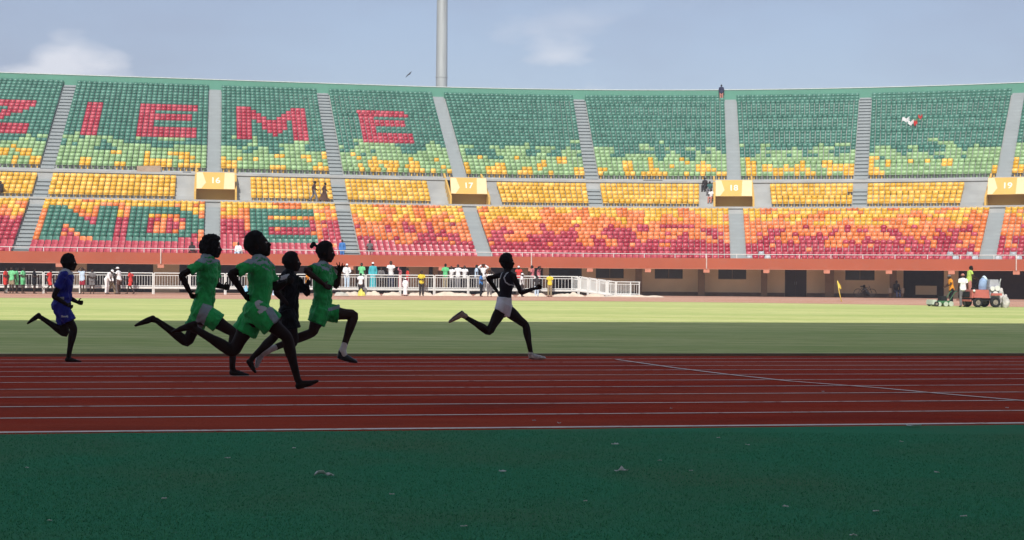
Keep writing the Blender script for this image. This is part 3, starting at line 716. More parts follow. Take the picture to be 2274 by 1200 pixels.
def body_mesh(J, k, voxel, bare_foot=(True, True), hands=(0.5, 0.5), thumb=(0.4, 0.4), spread=(0, 0), bend=None, lean_k=1.0, smooth_it=4, leg_k=1.0):
    mb = MB(); P = (J['hip_n']+J['hip_f'])/2; N = J['neck']
    torso(mb, P, N, k*lean_k, bend=bend)
    ctube(mb, [N-(J['head']-N)*0.25, lerp(N, J['head'], 0.35), lerp(N, J['head'], 0.75)], [0.060*k, 0.050*k, 0.050*k], 3, 12)
    add_head(mb, J, k*J.get('hs', 1.0))
    for i, s in enumerate('nf'):
        mb.ball(J['sh_'+s], 0.054*k, 10, 8)
        ctube(mb, [lerp(N, P, 0.10), lerp(lerp(N, P, 0.06), J['sh_'+s], 0.6), J['sh_'+s]], [0.055*k, 0.052*k, 0.048*k], 3, 10)
        limb(mb, J['sh_'+s], J['el_'+s], J['wr_'+s], ARM, k*lean_k*1.10)
        D = J.get('hd_'+s, (J['wr_'+s]-J['el_'+s]))
        add_hand(mb, J['wr_'+s], D, J.get('hl_'+s, Vector((0, 0, 1))), k, hands[i], spread[i], thumb[i], side=(1 if s == 'n' else -1)*J.get('hside_'+s, 1))
        limb(mb, J['hip_'+s], J['kn_'+s], J['an_'+s], LEG, k*leg_k)
        add_foot(mb, J['an_'+s], J['he_'+s], J['to_'+s], k, toes=bare_foot[i])
    return remeshed(mb, 'body', voxel, smooth_it)
def setm(me, m):
    me.materials.clear(); me.materials.append(m); me.polygons.foreach_set('use_smooth', [True]*len(me.polygons)); return me
def hair_mesh(J, k, grow=0.012, rough=0.35, voxel=0.008, low=-0.25, disp=0.02, dsize=0.03):
    R = head_frame(J); c = J['head']; mb = MB(); k = k*J.get('hs', 1.0)
    def fn(d, q):
        # recede at the face
        f = 1.0
        if d.x > 0.30 and d.z < 0.62: f = 0.80
        if d.z < low: f = 0.86
        q = Vector((q.x*(1.10 if d.x < 0 else 1.0), q.y, q.z))
        return q*f
    g = grow
    mb.ball(c+R @ Vector((-0.004*k, 0, 0.006*k)), (0.094*k+g, 0.078*k+g, 0.119*k+g), 24, 18, R, fn=fn)
    return remeshed(mb, 'hair', voxel, 2, disp, dsize)
def patch(src, name, pred, off, m, parent):
    """lift faces of a garment mesh off as a thin panel of another colour"""
    vs = src.vertices; keep = [p for p in src.polygons if pred(p.center, p.normal)]
    if not keep: return None
    idx = {}; V = []; Fc = []
    for p in keep:
        for i in p.vertices:
            if i not in idx: idx[i] = len(V); V.append(vs[i].co+vs[i].normal*off)
        Fc.append(tuple(idx[i] for i in p.vertices))
    me = bpy.data.meshes.new(name); me.from_pydata([tuple(v) for v in V], [], Fc); me.update()
    return link(name, setm(me, m), parent)

class Px:      # picture coordinates of one runner -> joints in the place
    def __init__(s, px, py, lift=0.0):
        s.c = track_hit(px, py); s.g = s.c.copy()
    def __call__(s, px, py, lat=0.0):
        d = ray(px, py)
        # vertical plane through the runner along the running direction, pushed sideways by lat
        t = (s.c.dot(NT)+lat)/d.dot(NT)
        return Vector((0, 0, CAMZ))+d*t
def zoomer(x0, y0, sc): return lambda x, y: (x0+x/sc, y0+y/sc)
def runner(label, G, zf, pts, k, kit, **kw):
    """pts: joint -> (x, y) in an enlarged crop of the picture"""
    W = {'n': -1, 'f': 1}
    lat = {'sh': 0.165, 'el': 0.215, 'wr': 0.17, 'hip': 0.085, 'kn': 0.095, 'an': 0.085, 'he': 0.085, 'to': 0.085}
    lat.update(kw.get('lat', {}))
    J = {}
    for key, v in pts.items():
        base, _, s = key.partition('_')
        l = (lat.get(key, lat.get(base, 0.0))*k*W[s]) if s in W else lat.get(key, 0.0)
        J[key] = G(*zf(v[0], v[1]), l)
    for key in ('face', 'up'):
        if key in J: J[key] = (J[key]-J['head'])
    for s in 'nf':
        if 'hand_'+s in J: J['hd_'+s] = J['hand_'+s]-J['wr_'+s]
    J['hs'] = kw.get('hs', 1.11)
    for a in ('hl_n', 'hl_f', 'hside_n', 'hside_f'):
        if a in kw: J[a] = kw[a]
    P = (J['hip_n']+J['hip_f'])/2; N = J['neck']
    root = thing('person', Vector((P.x, P.y, -SLOPE*(P.dot(NT)-V_OUT))), label, 'person', 'runners on the track')
    bend = (J['back']-lerp(P, N, 0.5))*0.8 if 'back' in J else None
    me = body_mesh(J, k, 0.0075, kw.get('bare', (True, True)), kw.get('hands', (0.8, 0.8)), kw.get('thumb', (0.3, 0.3)), kw.get('spread', (0, 0)), bend, kw.get('lean', 1.0), 4, kw.get('leg', 1.13))
    link('body', setm(me, skin_mat(kw.get('skin', 0))), root)
    hm = hair_mesh(J, k, *kw.get('hair', (0.010, 0.3, 0.008, -0.25, 0.012, 0.025)))
    ho = link('hair', setm(hm, M_HAIR), root)
    R = head_frame(J); kk = k*J['hs']
    for s in (-1, 1):
        mb = MB(); mb.ball(J['head']+R @ Vector((0.079*kk, s*0.032*kk, 0.004*kk)), (0.012*kk, 0.014*kk, 0.008*kk), 8, 6, R); mb.build('eye', M_EYE, root, smooth=True)
    return root, J, P, N, bend
def shirt(root, J, P, N, k, m, bend, sleeve=0.55, infl=0.022, hem=-0.06, disp=0.022, flare=0.0, slr=0.060, hi=0.96, voxel=0.009):
    mb = MB(); torso(mb, P, N, k, infl, lo=hem, hi=hi, flare=flare, bend=bend)
    if sleeve:
        for s in 'nf':
            a, b = J['sh_'+s], J['el_'+s]
            ctube(mb, [lerp(N, P, 0.14), lerp(lerp(N, P, 0.08), a, 0.65), a], [0.068*k, 0.068*k, 0.064*k], 3, 12)
            ctube(mb, [a, lerp(a, b, sleeve*0.55), lerp(a, b, sleeve)], [0.062*k, slr*k, slr*1.12*k], 3, 12, round_ends=False)
            if sleeve > 0.95:
                ctube(mb, [b, lerp(b, J['wr_'+s], 0.5), lerp(b, J['wr_'+s], 0.95)], [0.052*k, 0.047*k, 0.040*k], 3, 12, round_ends=False)
            mb.ball(a, 0.064*k, 10, 8)
    me = remeshed(mb, 'shirt', voxel, 3, disp*2.1, 0.065)
    return link('shirt', setm(me, m), root), me
def shorts(root, J, P, N, k, m, ln=0.55, *a_, low=0.075, **kw_):
    return shorts_(root, J, P, N, k, m, ln, *a_, low=low, **kw_)
def shorts_(root, J, P, N, k, m, ln=0.55, infl=0.02, r0=0.104, r1=0.112, disp=0.02, top=0.16, voxel=0.009, name='shorts', full=False, low=0.075):
    mb = MB(); ax = (N-P)
    ctube(mb, [P-ax.normalized()*low*k, P, P+ax*top], [(0.125*k+infl, 0.10*k+infl), (0.158*k+infl, 0.122*k+infl), (0.138*k+infl, 0.104*k+infl)], 3, 18, round_ends=False)
    for s in 'nf':
        a, b = J['hip_'+s], J['kn_'+s]
        if full:
            limb(mb, a, b, lerp(b, J['an_'+s], 0.97), [r0, r0*0.98, r0*0.78, r0*0.72, r0*0.68, r0*0.62, r0*0.60], k)
        else:
            ctube(mb, [a+(a-b).normalized()*0.07*k, a, lerp(a, b, ln*0.5), lerp(a, b, ln)], [r0*k*0.97, r0*k, (r0+r1)/2*k, r1*k], 4, 16, round_ends=False)
    me = remeshed(mb, name, voxel, 3, disp*1.6, 0.065)
    return link(name, setm(me, m), root), me
def shoe(root, J, s, k, m, sole=None, name='shoe'):
    mb = MB(); add_foot(mb, lerp(J['an_'+s], J['he_'+s], 0.25), J['he_'+s], J['to_'+s], k, 0.008, False)
    o = link(name, setm(remeshed(mb, name, 0.008, 2), m), root)
    if sole:
        h, t = J['he_'+s], J['to_'+s]; up = (J['an_'+s]-h)
        mb = MB(); mb.tube([lerp(h, t, x)-up*0.06 for x in (-0.03, 0.1, 0.4, 0.7, 0.92, 1.03)], [(0.028*k, 0.010), (0.040*k, 0.012), (0.040*k, 0.012), (0.050*k, 0.012), (0.046*k, 0.011), (0.028*k, 0.008)], 10)
        mb.build('sole', sole, o, smooth=True)
    return o
def sock(root, J, s, k, m):
    mb = MB(); a = J['an_'+s]; b = J['kn_'+s]
    ctube(mb, [lerp(a, b, 0.22), lerp(a, b, 0.08), a, lerp(J['he_'+s], J['to_'+s], 0.22)+(a-J['he_'+s])*0.42], [0.041*k, 0.042*k, 0.050*k, 0.046*k], 3, 12)
    return link('sock', setm(remeshed(mb, 'sock', 0.008, 1), m), root)
def folds(m, sc=7.0, st=0.9):
    t = m.node_tree; b = t.nodes['Principled BSDF']; c = t.nodes.new('ShaderNodeTexCoord'); mp_ = t.nodes.new('ShaderNodeMapping'); mp_.inputs['Scale'].default_value = (1.0, 1.0, 0.45); mp_.inputs['Rotation'].default_value = (0, 0.7, 0)
    n = t.nodes.new('ShaderNodeTexNoise'); n.inputs['Scale'].default_value = sc; n.inputs['Detail'].default_value = 3; n.inputs['Distortion'].default_value = 1.6
    bp_ = t.nodes.new('ShaderNodeBump'); bp_.inputs['Strength'].default_value = st; bp_.inputs['Distance'].default_value = 0.06
    t.links.new(c.outputs['Object'], mp_.inputs[0]); t.links.new(mp_.outputs[0], n.inputs[0]); t.links.new(n.outputs[0], bp_.inputs['Height']); t.links.new(bp_.outputs[0], b.inputs['Normal'])
    b.inputs['Roughness'].default_value = 0.55; return m
GREEN = cloth('green_kit', (0.022, 0.400, 0.095), var=0.3); GREYP = cloth('grey_panel', (0.26, 0.31, 0.34)); BLUE = cloth('blue_kit', (0.014, 0.018, 0.260))
BLACK = cloth('black_kit', (0.0045, 0.0040, 0.0050)); WSTR = cloth('pale_stripe', (0.50, 0.52, 0.54)); NAVY = cloth('navy_top', (0.018, 0.014, 0.020)); LGREY = cloth('light_grey_shorts', (0.66, 0.65, 0.68))
for m_ in (GREEN, BLUE, BLACK): folds(m_)
# --- blue runner, at the inner edge
Z = zoomer(30, 540, 4.14); G = Px(155, 803.5)
root, J, P, N, bd = runner('runner in royal blue shirt and shorts with one bare foot kicked back', G, Z, dict(
    head=(508, 178), face=(600, 186), up=(498, 100), neck=(484, 268), sh_n=(462, 298), el_n=(372, 492), wr_n=(492, 566), hand_n=(545, 610),
    sh_f=(505, 300), el_f=(508, 500), wr_f=(590, 546), hand_f=(660, 556), hip_n=(440, 580), hip_f=(440, 580), back=(466, 420),
    kn_n=(552, 790), an_n=(508, 1030), he_n=(470, 1090), to_n=(618, 1093), kn_f=(476, 832), an_f=(262, 690), he_f=(232, 640), to_f=(130, 738)), 0.93, None,
    hands=(0.9, 1.2), thumb=(0.2, 0.7), skin=0)
so_, sm_ = shirt(root, J, P, N, 0.93, BLUE, bd, 0.62, 0.024, -0.06)
sh_, shm = shorts(root, J, P, N, 0.93, BLUE, 0.66, 0.024, 0.112, 0.106)
patch(sm_, 'collar', lambda c, n: c.z > N.z-0.035 and (c-N).length < 0.12, 0.003, WSTR, so_)
q = lerp(J['hip_n'], J['kn_n'], 0.45); patch(shm, 'trim', lambda c, n: n.y < -0.3 and abs(c.z-q.z) < 0.013 and abs(c.x-q.x) < 0.045, 0.003, WSTR, sh_)
q = G(*Z(425, 510), -0.2); patch(sm_, 'trim', lambda c, n: n.y < -0.2 and abs(c.z-q.z) < 0.016 and abs(c.x-q.x) < 0.04, 0.003, WSTR, so_)
# --- green runner with bushy hair
Z = zoomer(280, 500, 3.333); G = Px(520, 834.5)
root, J, P, N, bd = runner('barefoot runner in green kit with bushy hair, right arm bent behind the hip', G, Z, dict(
    head=(632, 166), face=(716, 172), up=(624, 90), neck=(604, 236), sh_n=(556, 290), el_n=(410, 372), wr_n=(472, 500), hand_n=(502, 560),
    sh_f=(664, 300), el_f=(668, 442), wr_f=(724, 462), hand_f=(766, 458), hip_n=(560, 640), hip_f=(566, 640), back=(600, 440),
    kn_n=(796, 800), an_n=(786, 1052), he_n=(768, 1108), to_n=(905, 1112), kn_f=(452, 866), an_f=(226, 706), he_f=(202, 676), to_f=(68, 744)), 0.98, None,
    hair=(0.030, 0.3, 0.010, -0.55, 0.05, 0.035), hands=(0.9, 1.2), thumb=(0.2, 0.7), skin=0)
so_, sm_ = shirt(root, J, P, N, 0.98, GREEN, bd, 0.60, 0.024, -0.05, 0.020)
sh_, shm = shorts(root, J, P, N, 0.98, GREEN, 0.54, 0.018, 0.114, 0.126, 0.02, low=0.13)
patch(sm_, 'shoulder_panel', lambda c, n: n.z > 0.35 and c.z > N.z-0.13 and (c-N).length < 0.24, 0.004, GREYP, so_)
a0, a1 = G(*Z(600, 590), -0.2), G(*Z(530, 740), -0.2)
def near_seg(c, a, b, r):
    ax = Vector((b.x-a.x, 0, b.z-a.z)); t = max(0, min(1, Vector((c.x-a.x, 0, c.z-a.z)).dot(ax)/ax.length_squared)); return math.hypot(c.x-a.x-ax.x*t, c.z-a.z-ax.z*t) < r
patch(shm, 'side_panel', lambda c, n: n.y < 0.05 and c.y < P.y and near_seg(c, a0, a1, 0.055), 0.004, GREYP, sh_)
# --- leading green runner of the pack, nearest lane
Z = zoomer(480, 500, 3.0); G = Px(620, 878)
root, J, P, N, bd = runner('barefoot cropped haired runner in green kit, head tilted back, heel about to land', G, Z, dict(
    head=(272, 134), face=(352, 116), up=(248, 62), neck=(292, 226), sh_n=(214, 278), el_n=(98, 326), wr_n=(186, 462), hand_n=(228, 510),
    sh_f=(352, 290), el_f=(398, 424), wr_f=(470, 380), hand_f=(500, 360), hip_n=(272, 572), hip_f=(272, 572), back=(296, 400),
    kn_n=(470, 748), an_n=(540, 1020), he_n=(536, 1100), to_n=(676, 1042), kn_f=(112, 842), an_f=(-145, 690), he_f=(-128, 642), to_f=(-290, 712)), 0.93, None,
    hands=(0.9, 0.9), thumb=(0.2, 0.3), skin=0, hs=1.22, hair=(0.006, 0.3, 0.008, -0.30, 0.010, 0.025))
so_, sm_ = shirt(root, J, P, N, 0.93, GREEN, bd, 0.60, 0.022, -0.04, 0.020)
sh_, shm = shorts(root, J, P, N, 0.93, GREEN, 0.54, 0.020, 0.122, 0.136, 0.02, low=0.13)
patch(sm_, 'shoulder_panel', lambda c, n: n.z > 0.30 and c.z > N.z-0.12 and (c-N).length < 0.24, 0.004, GREYP, so_)
a0, a1 = G(*Z(348, 570), -0.2), G(*Z(398, 640), -0.2); patch(shm, 'side_stripe', lambda c, n: n.y < 0.1 and near_seg(c, a0, a1, 0.030), 0.004, GREYP, sh_)
b0 = [G(*Z(x, y), -0.2) for x, y in ((306, 500), (268, 522), (280, 548), (318, 558), (290, 580))]
patch(shm, 'print', lambda c, n: n.y < 0 and c.y < P.y and any(near_seg(c, b0[i], b0[i+1], 0.018) for i in range(4)), 0.004, WSTR, sh_)
# --- runner in black behind
G = Px(600, 829)
root, J, P, N, bd = runner('runner all in black with white shoulder stripes, between the green kits', G, Z, dict(
    head=(502, 246), face=(580, 250), up=(494, 180), neck=(480, 318), sh_n=(448, 362), el_n=(398, 448), wr_n=(470, 520), hand_n=(500, 540),
    sh_f=(540, 370), el_f=(610, 462), wr_f=(606, 400), hand_f=(604, 366), hip_n=(480, 600), hip_f=(480, 600), back=(492, 460),
    kn_n=(520, 760), an_n=(486, 850), he_n=(470, 876), to_n=(530, 880), kn_f=(380, 752), an_f=(246, 880), he_f=(200, 914), to_f=(262, 984)), 0.94, None,
    hands=(0.9, 1.1), skin=0)
so_, sm_ = shirt(root, J, P, N, 0.94, BLACK, bd, 0.70, 0.026, -0.05, 0.018)
sh_, shm = shorts(root, J, P, N, 0.94, BLACK, 0.60, 0.020, 0.114, 0.130, 0.02)
for i in range(3):
    a0, a1 = G(*Z(434, 346+i*9), -0.2), G(*Z(478, 330+i*9), -0.2); patch(sm_, 'stripe', lambda c, n: n.y < 0.3 and near_seg(c, a0, a1, 0.009), 0.004, WSTR, so_)
# --- runner with ponytail
G = Px(720, 826)
root, J, P, N, bd = runner('runner in green kit with a ponytail, open hand raised and white socks', G, Z, dict(
    head=(728, 180), face=(806, 192), up=(722, 110), neck=(706, 258), sh_n=(660, 292), el_n=(596, 304), wr_n=(718, 396), hand_n=(790, 446),
    sh_f=(752, 300), el_f=(800, 410), wr_f=(824, 312), hand_f=(836, 220), hip_n=(692, 590), hip_f=(700, 580), back=(716, 430),
    kn_n=(640, 716), an_n=(338, 838), he_n=(296, 826), to_n=(268, 944), kn_f=(918, 600), an_f=(842, 838), he_f=(812, 880), to_f=(932, 912)), 1.0, None,
    hands=(0.4, 0.12), thumb=(0.3, 0.7), spread=(0, 1.0), bare=(False, False), skin=1, hl_f=Vector((-1, 0, 0.1)), lat={'el_n': 0.30, 'wr_n': 0.25})
so_, sm_ = shirt(root, J, P, N, 1.0, GREEN, bd, 0.55, 0.022, -0.05, 0.020)
sh_, shm = shorts(root, J, P, N, 1.0, GREEN, 0.52, 0.018, 0.110, 0.120, 0.02)
patch(sm_, 'shoulder_panel', lambda c, n: n.z > 0.35 and c.z > N.z-0.13 and (c-N).length < 0.22, 0.004, GREYP, so_)
a0, a1 = G(*Z(770, 560), 0.1), G(*Z(824, 545), 0.1); patch(shm, 'side_stripe', lambda c, n: near_seg(c, a0, a1, 0.022), 0.004, GREYP, sh_)
mb = MB(); pt0 = G(*Z(682, 150), 0); pt1 = G(*Z(650, 128), 0); pt2 = G(*Z(634, 146), 0)
ctube(mb, [pt0, lerp(pt0, pt1, 0.6), pt1, pt2], [0.014, 0.018, 0.034, 0.022], 4, 10); link('ponytail', setm(remeshed(mb, 'ponytail', 0.007, 1, 0.02, 0.03), M_HAIR), root)
WSOCK = cloth('white_sock', (0.62, 0.60, 0.58)); BSHOE = mat('black_shoe', (0.012, 0.012, 0.014), 0.4)
for s in 'nf': sock(root, J, s, 1.0, WSOCK); shoe(root, J, s, 1.0, BSHOE if s == 'f' else cloth('dirty_white', (0.40, 0.38, 0.37)), BSHOE)
# --- leader in dark top and pale shorts
Z = zoomer(980, 550, 4.446); G = Px(1180, 801.5)
root, J, P, N, bd = runner('leading runner in dark sleeveless top and pale grey shorts', G, Z, dict(
    head=(646, 140), face=(740, 150), up=(640, 60), neck=(650, 226), sh_n=(712, 284), el_n=(788, 446), wr_n=(936, 402), hand_n=(1020, 372),
    sh_f=(612, 268), el_f=(460, 302), wr_f=(560, 446), hand_f=(590, 500), hip_n=(608, 588), hip_f=(622, 590), back=(640, 420),
    kn_n=(472, 830), an_n=(244, 690), he_n=(206, 632), to_n=(80, 732), kn_f=(832, 768), an_f=(884, 1040), he_f=(872, 1088), to_f=(1020, 1092)), 0.95, None,
    hands=(0.9, 0.9), thumb=(0.15, 0.2), bare=(False, False), skin=0, lean=0.95, leg=1.16, lat={'sh_n': 0.13})
mb = MB(); torso(mb, P, N, 0.95, 0.007, lo=0.02, hi=0.90, bend=bd)
so_ = link('tank_top', setm(remeshed(mb, 'tank_top', 0.008, 3, 0.008, 0.08), NAVY), root); sm_ = so_.data
lp = [G(*Z(x, y), -0.2) for x, y in ((672, 236), (640, 262), (620, 300), (636, 344), (668, 366), (706, 372))]
patch(sm_, 'trim', lambda c, n: n.y < 0.2 and any(near_seg(c, lp[i], lp[i+1], 0.008) for i in range(5)), 0.005, WSTR, so_)
lp2 = [G(*Z(x, y), -0.2) for x, y in ((640, 214), (606, 236), (590, 272), (584, 300))]
patch(sm_, 'trim', lambda c, n: any(near_seg(c, lp2[i], lp2[i+1], 0.008) for i in range(3)), 0.005, WSTR, so_)
sh_, shm = shorts(root, J, P, N, 0.95, LGREY, 0.20, 0.012, 0.116, 0.114, 0.008, 0.27, low=0.15)
TSHOE = mat('tan_shoe', (0.30, 0.22, 0.18), 0.6, var=0.3, scale=30); PSHOE = mat('pale_shoe', (0.50, 0.46, 0.42), 0.6, var=0.4, scale=30)
shoe(root, J, 'n', 0.95, TSHOE, BSHOE); shoe(root, J, 'f', 0.95, PSHOE, BSHOE)

# ------------------------------------------------------------------ onlookers (shared figures, each person its own object tree)
def pose(name):
    V = Vector
    J = dict(hip_n=V((0, -.09, .92)), hip_f=V((0, .09, .92)), neck=V((0, 0, 1.46)), head=V((.03, 0, 1.605)), face=V((1, 0, 0)), up=V((0, 0, 1)), hs=1.0)
    for s, y in (('n', -1), ('f', 1)):
        J['kn_'+s] = V((.03, y*.10, .50)); J['an_'+s] = V((0, y*.10, .085)); J['he_'+s] = V((-.05, y*.10, .012)); J['to_'+s] = V((.18, y*.12, .012))
        J['sh_'+s] = V((0, y*.175, 1.41)); J['el_'+s] = V((-.04, y*.235, 1.12)); J['wr_'+s] = V((.05, y*.23, .88))
    def leg(s, kn, an, fwd=(1, 0, 0)):
        J['kn_'+s] = V(kn); J['an_'+s] = V(an); f = V(fwd).normalized(); J['he_'+s] = J['an_'+s]+V((0, 0, -.073))-f*.05; J['to_'+s] = J['he_'+s]+f*.23
    def armj(s, el, wr): J['el_'+s] = V(el); J['wr_'+s] = V(wr)
    if name == 'fold': armj('n', (.04, -.24, 1.13), (.21, -.03, 1.16)); armj('f', (.04, .24, 1.13), (.20, .05, 1.12))
    if name == 'raise': armj('n', (.12, -.33, 1.52), (.12, -.13, 1.67)); armj('f', (.12, .33, 1.52), (.12, .13, 1.67))
    if name == 'rail': armj('n', (.12, -.24, 1.18), (.34, -.16, 1.06)); armj('f', (.12, .24, 1.18), (.34, .16, 1.06)); J['neck'] = V((.08, 0, 1.44)); J['head'] = V((.13, 0, 1.58)); J['sh_n'] = V((.06, -.175, 1.39)); J['sh_f'] = V((.06, .175, 1.39))
    if name == 'walk':
        leg('n', (.20, -.09, .52), (.30, -.09, .10)); leg('f', (-.06, .09, .52), (-.34, .09, .17), (.85, 0, -.5)); armj('n', (-.16, -.23, 1.15), (-.10, -.23, .92)); armj('f', (.10, .23, 1.13), (.28, .19, .98)); J['neck'] = V((.05, 0, 1.45)); J['head'] = V((.09, 0, 1.595))
    if name == 'bend':
        J['neck'] = V((.26, 0, 1.32)); J['head'] = V((.38, 0, 1.41)); J['face'] = V((.8, 0, -.5)); J['sh_n'] = V((.22, -.17, 1.28)); J['sh_f'] = V((.22, .17, 1.28)); armj('n', (.28, -.2, 1.0), (.38, -.14, .80)); armj('f', (.28, .2, 1.0), (.38, .14, .80))
    if name in ('sit', 'ride'):
        for s, y in (('n', -1), ('f', 1)):
            J['hip_'+s] = V((0, y*.09, .52)); J['sh_'+s] = V((.06, y*.175, 1.01)); leg(s, (.42, y*.13, .55), (.46, y*.12, .085))
            armj(s, (.10, y*.24, .74), (.32, y*.14, .62))
        J['neck'] = V((.06, 0, 1.05)); J['head'] = V((.10, 0, 1.195))
        if name == 'ride':
            for s, y in (('n', -1), ('f', 1)): armj(s, (.26, y*.22, .84), (.50, y*.15, .80))
    if name == 'crouch':
        for s, y in (('n', -1), ('f', 1)):
            J['hip_'+s] = V((-.12, y*.09, .30)); J['sh_'+s] = V((.16, y*.17, .72)); leg(s, (.26, y*.15, .46), (.02, y*.14, .085)); armj(s, (.34, y*.20, .56), (.46, y*.12, .40))
        J['neck'] = V((.18, 0, .76)); J['head'] = V((.25, 0, .90))
    return J
FIG = {}
def fig(kind, name):
    key = (kind, name)
    if key in FIG: return FIG[key]
    J = pose(name); P = (J['hip_n']+J['hip_f'])/2; N = J['neck']; k = 1.02
    if kind == 'body': me = body_mesh(J, k, 0.016, (True, True), (0.5, 0.5), smooth_it=3)
    elif kind == 'hair': me = hair_mesh(J, k, 0.010, 0.3, 0.014, -0.3, 0.0)
    elif kind == 'cap':
        R = head_frame(J); mb = MB(); c = J['head']
        mb.ball(c+R @ Vector((-.004, 0, .035)), (.108, .092, .098), 14, 10, R, fn=lambda d, q: q if d.z > -0.1 else Vector((q.x, q.y, -0.010)))
        mb.tube([c+R @ Vector((.06, 0, .030)), c+R @ Vector((.13, 0, .026)), c+R @ Vector((.175, 0, .018))], [(.085, .008), (.075, .007), (.04, .005)], 10, R @ Vector((0, 1, 0)))
        me = mb.mesh('cap', [], True)
    else:
        mb = MB()
        class T: pass
        if kind.startswith('shirt') or kind == 'robe':
            sl = {'shirt': 0.6, 'shirt_long': 1.0, 'robe': 1.0}[kind]
            torso(mb, P, N, k, 0.026, lo=-0.04, hi=0.96, flare=0.12)
            ctube(mb, [lerp(P, N, 0.40), lerp(P, N, 0.18), P-(N-P).normalized()*0.06], [(.150, .118), (.172, .136), (.190, .156)], 3, 14, round_ends=False)
            for s in 'nf':
                a, b = J['sh_'+s], J['el_'+s]
                ctube(mb, [lerp(N, P, .14), lerp(lerp(N, P, .08), a, .65), a], [.068, .068, .064], 3, 10)
                ctube(mb, [a, lerp(a, b, sl*.55), lerp(a, b, sl)], [.066, .064, .068], 3, 10, round_ends=False); mb.ball(a, .066, 8, 6)
                if sl > .95: ctube(mb, [b, lerp(b, J['wr_'+s], .5), lerp(b, J['wr_'+s], .96)], [.060, .054, .052], 3, 10, round_ends=False); mb.ball(b, .060, 8, 6)
            if kind == 'robe':
                m2 = (J['an_n']+J['an_f'])/2; w2 = abs(J['an_n'].x-J['an_f'].x)/2
                ctube(mb, [P+Vector((0, 0, .12)), P, lerp(P, m2, .5), lerp(P, m2, .98)], [(.17, .13), (.19, .15), (.20, .15+w2*.5), (.22, .16+w2)], 4, 16, round_ends=False)
        else:
            ctube(mb, [P-(N-P).normalized()*.075, P, P+(N-P)*.2], [(.15, .125), (.18, .145), (.155, .125)], 3, 14, round_ends=False)
            for s in 'nf':
                a, b = J['hip_'+s], J['kn_'+s]
                if kind == 'trousers': limb(mb, a, b, lerp(b, J['an_'+s], .98), [.104, .10, .082, .076, .072, .066, .066], k)
                else: ctube(mb, [a, lerp(a, b, .4), lerp(a, b, .82)], [.106, .108, .105], 3, 12, round_ends=False)
        me = remeshed(mb, kind.split('_')[0], 0.017, 2, 0.02, 0.09)
    setm(me, M_HAIR); FIG[key] = me
    return me
PALET = {'red': (.62, .045, .035), 'green': (.12, .50, .20), 'mint': (.18, .60, .27), 'black': (.012, .012, .015), 'dark': (.040, .034, .034), 'grey': (.16, .15, .15), 'white': (.80, .79, .78), 'pale_blue': (.50, .62, .74),
 'maroon': (.30, .02, .04), 'khaki': (.30, .24, .15), 'turquoise': (.07, .42, .47), 'navy': (.025, .03, .07), 'pink': (.55, .16, .18), 'yellow': (.72, .56, .05), 'blue': (.06, .20, .50), 'orange': (.80, .30, .03), 'hivis': (.46, .60, .12), 'brown': (.10, .05, .035), 'teal': (.05, .14, .13), 'midgrey': (.17, .16, .17), 'salmon': (.52, .22, .17)}
FACE = {'cam': -math.pi/2, 'right': 0.0, 'left': math.pi, 'away': math.pi/2}
def onlooker(loc, h, facing, pz, top, bottom, label, group=None, long=False, robe=False, bot='shorts', cap=None, skin=2, shoes=None):
    a = FACE[facing]+random.uniform(-.3, .3) if isinstance(facing, str) else facing
    root = bpy.data.objects.new('person', None); COL.objects.link(root); root.location = loc; root.rotation_euler = (0, 0, a); s = h/1.72; root.scale = (s, s, s)
    root.empty_display_size = 0.3; tag(root, label, 'person', group)
    def put(name, me, m):
        o = bpy.data.objects.new(name, me); COL.objects.link(o); o.parent = root
        o.material_slots[0].link = 'OBJECT'; o.material_slots[0].material = m; return o
    put('body', fig('body', pz), skin_mat(skin))
    if cap: put('cap', fig('cap', pz), cloth(cap, PALET[cap]))
    else: put('hair', fig('hair', pz), M_HAIR)
    put('robe' if robe else 'shirt', fig('robe' if robe else ('shirt_long' if long else 'shirt'), pz), cloth(top, PALET[top]))
    if not robe: put(bot, fig(bot, pz), cloth(bottom, PALET[bottom]))
    return root
VF, VD, ZD = 100.7, 102.7, 0.45
def gnd(px, v=VF): return at_v(px, v, 0.0)
def deck(px): return at_v(px, VD, ZD)
kit = 'athletes waiting by the rail'; crowd = 'onlookers on the raised walkway'
onlooker(gnd(12), 1.66, 'right', 'fold', 'red', 'red', 'person in red kit with folded arms, next to two in pale green kit', kit)
onlooker(gnd(26), 1.72, 'cam', 'stand', 'mint', 'khaki', 'person in pale green shirt and khaki shorts next to the red kit', kit)
onlooker(gnd(37, 101.0), 1.68, 'right', 'stand', 'mint', 'mint', 'person in pale green kit, arms hanging, between two other green shirts', kit)
onlooker(gnd(51), 1.70, 'right', 'fold', 'mint', 'green', 'person in pale green shirt with folded arms facing the track', kit)
onlooker(gnd(76), 1.66, 'right', 'fold', 'black', 'black', 'person in black kit with folded arms at the white rail', kit)
onlooker(gnd(110), 1.62, 'right', 'walk', 'red', 'red', 'person in red kit walking past the rail behind the blue runner', kit)
onlooker(gnd(183), 1.72, 'cam', 'raise', 'pale_blue', 'maroon', 'person in pale blue shirt and dark red shorts, hands on head', kit)
onlooker(gnd(205), 1.64, 'cam', 'fold', 'grey', 'grey', 'person in grey kit with folded arms beside the pale blue shirt', kit)
onlooker(gnd(237), 1.80, 'right', 'bend', 'white', 'white', 'person in white bending forward beside the walkway rail', kit, long=True, bot='trousers', cap='white')
onlooker(gnd(247, 101.1), 1.72, 'right', 'walk', 'grey', 'khaki', 'person in grey shirt and khaki trousers behind the bent white figure', kit, bot='trousers')
